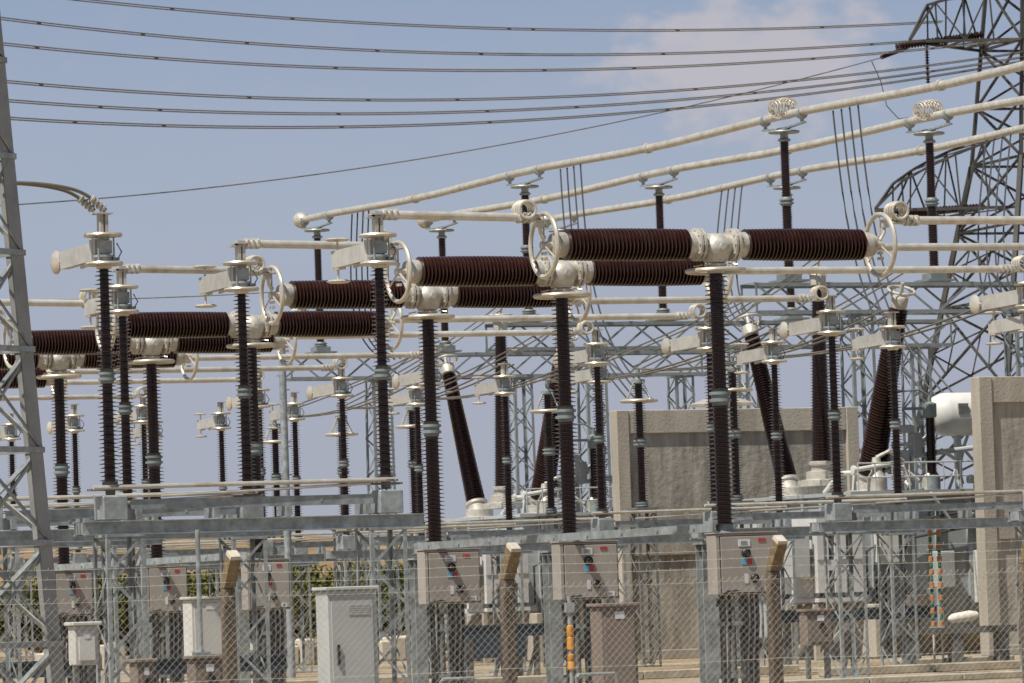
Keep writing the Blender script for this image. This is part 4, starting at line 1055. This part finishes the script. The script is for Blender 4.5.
cr = N.new('ShaderNodeValToRGB'); e = cr.color_ramp.elements
def lin(c): return tuple(((v/255+.055)/1.055)**2.4 if v > 10 else v/255/12.92 for v in c)
STR = .05
EXPO = .22
def skc(c): return tuple(v/STR/2**EXPO for v in lin(c))+(1,)
e[0].position = 0; e[0].color = skc((168,172,184)); e[1].position = 1; e[1].color = skc((146,164,190))
for p_, c in ((.35,(167,173,189)),(.6,(165,176,194)),(.8,(159,172,194))):
    q = e.new(p_); q.color = skc(c)
L.new(mr.outputs[0], cr.inputs['Fac'])
# clouds
mp = N.new('ShaderNodeMapping'); mp.inputs['Scale'].default_value = (70,70,110); mp.inputs['Location'].default_value = (2.2,1.3,.4); L.new(tc.outputs['Generated'], mp.inputs['Vector'])
cn = N.new('ShaderNodeTexNoise'); cn.inputs['Scale'].default_value = 1.6; cn.inputs['Detail'].default_value = 7; cn.inputs['Roughness'].default_value = .5; L.new(mp.outputs[0], cn.inputs['Vector'])
# main cloud bank: direction of upper right of the view
cdv = (at(748,62,100)-Vector((0,0,EYE))).normalized()
rv = Vector((CY,-SY,0))
dv = N.new('ShaderNodeVectorMath'); dv.operation = 'DOT_PRODUCT'; dv.inputs[1].default_value = rv; L.new(tc.outputs['Generated'], dv.inputs[0])
def math_(op, a, b_=None, v=None, clamp=False):
    m = N.new('ShaderNodeMath'); m.operation = op; m.use_clamp = clamp
    L.new(a, m.inputs[0])
    if b_ is not None: L.new(b_, m.inputs[1])
    if v is not None: m.inputs[1].default_value = v
    return m.outputs[0]
ux = math_('DIVIDE', math_('SUBTRACT', dv.outputs['Value'], v=cdv.dot(rv)), v=.030)
uz = math_('DIVIDE', math_('SUBTRACT', sx.outputs['Z'], v=cdv.z), v=.0145)
rr = math_('ADD', math_('MULTIPLY', ux, ux), math_('MULTIPLY', uz, uz))
mask = math_('SUBTRACT', math_('MULTIPLY', math_('SUBTRACT', cn.outputs['Fac'], v=.5), v=1.6), math_('SUBTRACT', math_('SQRT', rr), v=1.0))
mrange = N.new('ShaderNodeMapRange'); mrange.interpolation_type = 'SMOOTHSTEP'; mrange.inputs['From Min'].default_value = -.12; mrange.inputs['From Max'].default_value = .5; mrange.inputs['To Max'].default_value = .9
L.new(mask, mrange.inputs['Value'])
# fainter wide veil
veil = N.new('ShaderNodeMapRange'); veil.interpolation_type = 'SMOOTHSTEP'; veil.inputs['From Min'].default_value = .4; veil.inputs['From Max'].default_value = .8; veil.inputs['To Max'].default_value = .12
L.new(cn.outputs['Fac'], veil.inputs['Value'])
mxv = N.new('ShaderNodeMix'); mxv.data_type = 'RGBA'; L.new(veil.outputs[0], mxv.inputs['Factor']); L.new(cr.outputs['Color'], mxv.inputs['A']); mxv.inputs['B'].default_value = skc((178,176,192))
mxc = N.new('ShaderNodeMix'); mxc.data_type = 'RGBA'; L.new(mrange.outputs[0], mxc.inputs['Factor']); L.new(mxv.outputs['Result'], mxc.inputs['A']); mxc.inputs['B'].default_value = skc((190,187,195))
fz = N.new('ShaderNodeMapRange'); fz.inputs['From Min'].default_value = .13; fz.inputs['From Max'].default_value = .4; L.new(sx.outputs['Z'], fz.inputs['Value'])
mxs = N.new('ShaderNodeMix'); mxs.data_type = 'RGBA'; L.new(fz.outputs[0], mxs.inputs['Factor']); L.new(mxc.outputs['Result'], mxs.inputs['A']); L.new(sky.outputs['Color'], mxs.inputs['B'])
L.new(mxs.outputs['Result'], bg.inputs['Color']); bg.inputs['Strength'].default_value = STR
SC.view_settings.view_transform = 'Standard'; SC.view_settings.look = 'None'; SC.view_settings.exposure = EXPO; SC.view_settings.gamma = 1
SC.render.engine = 'CYCLES'
SC.cycles.use_denoising = True; SC.cycles.max_bounces = 6
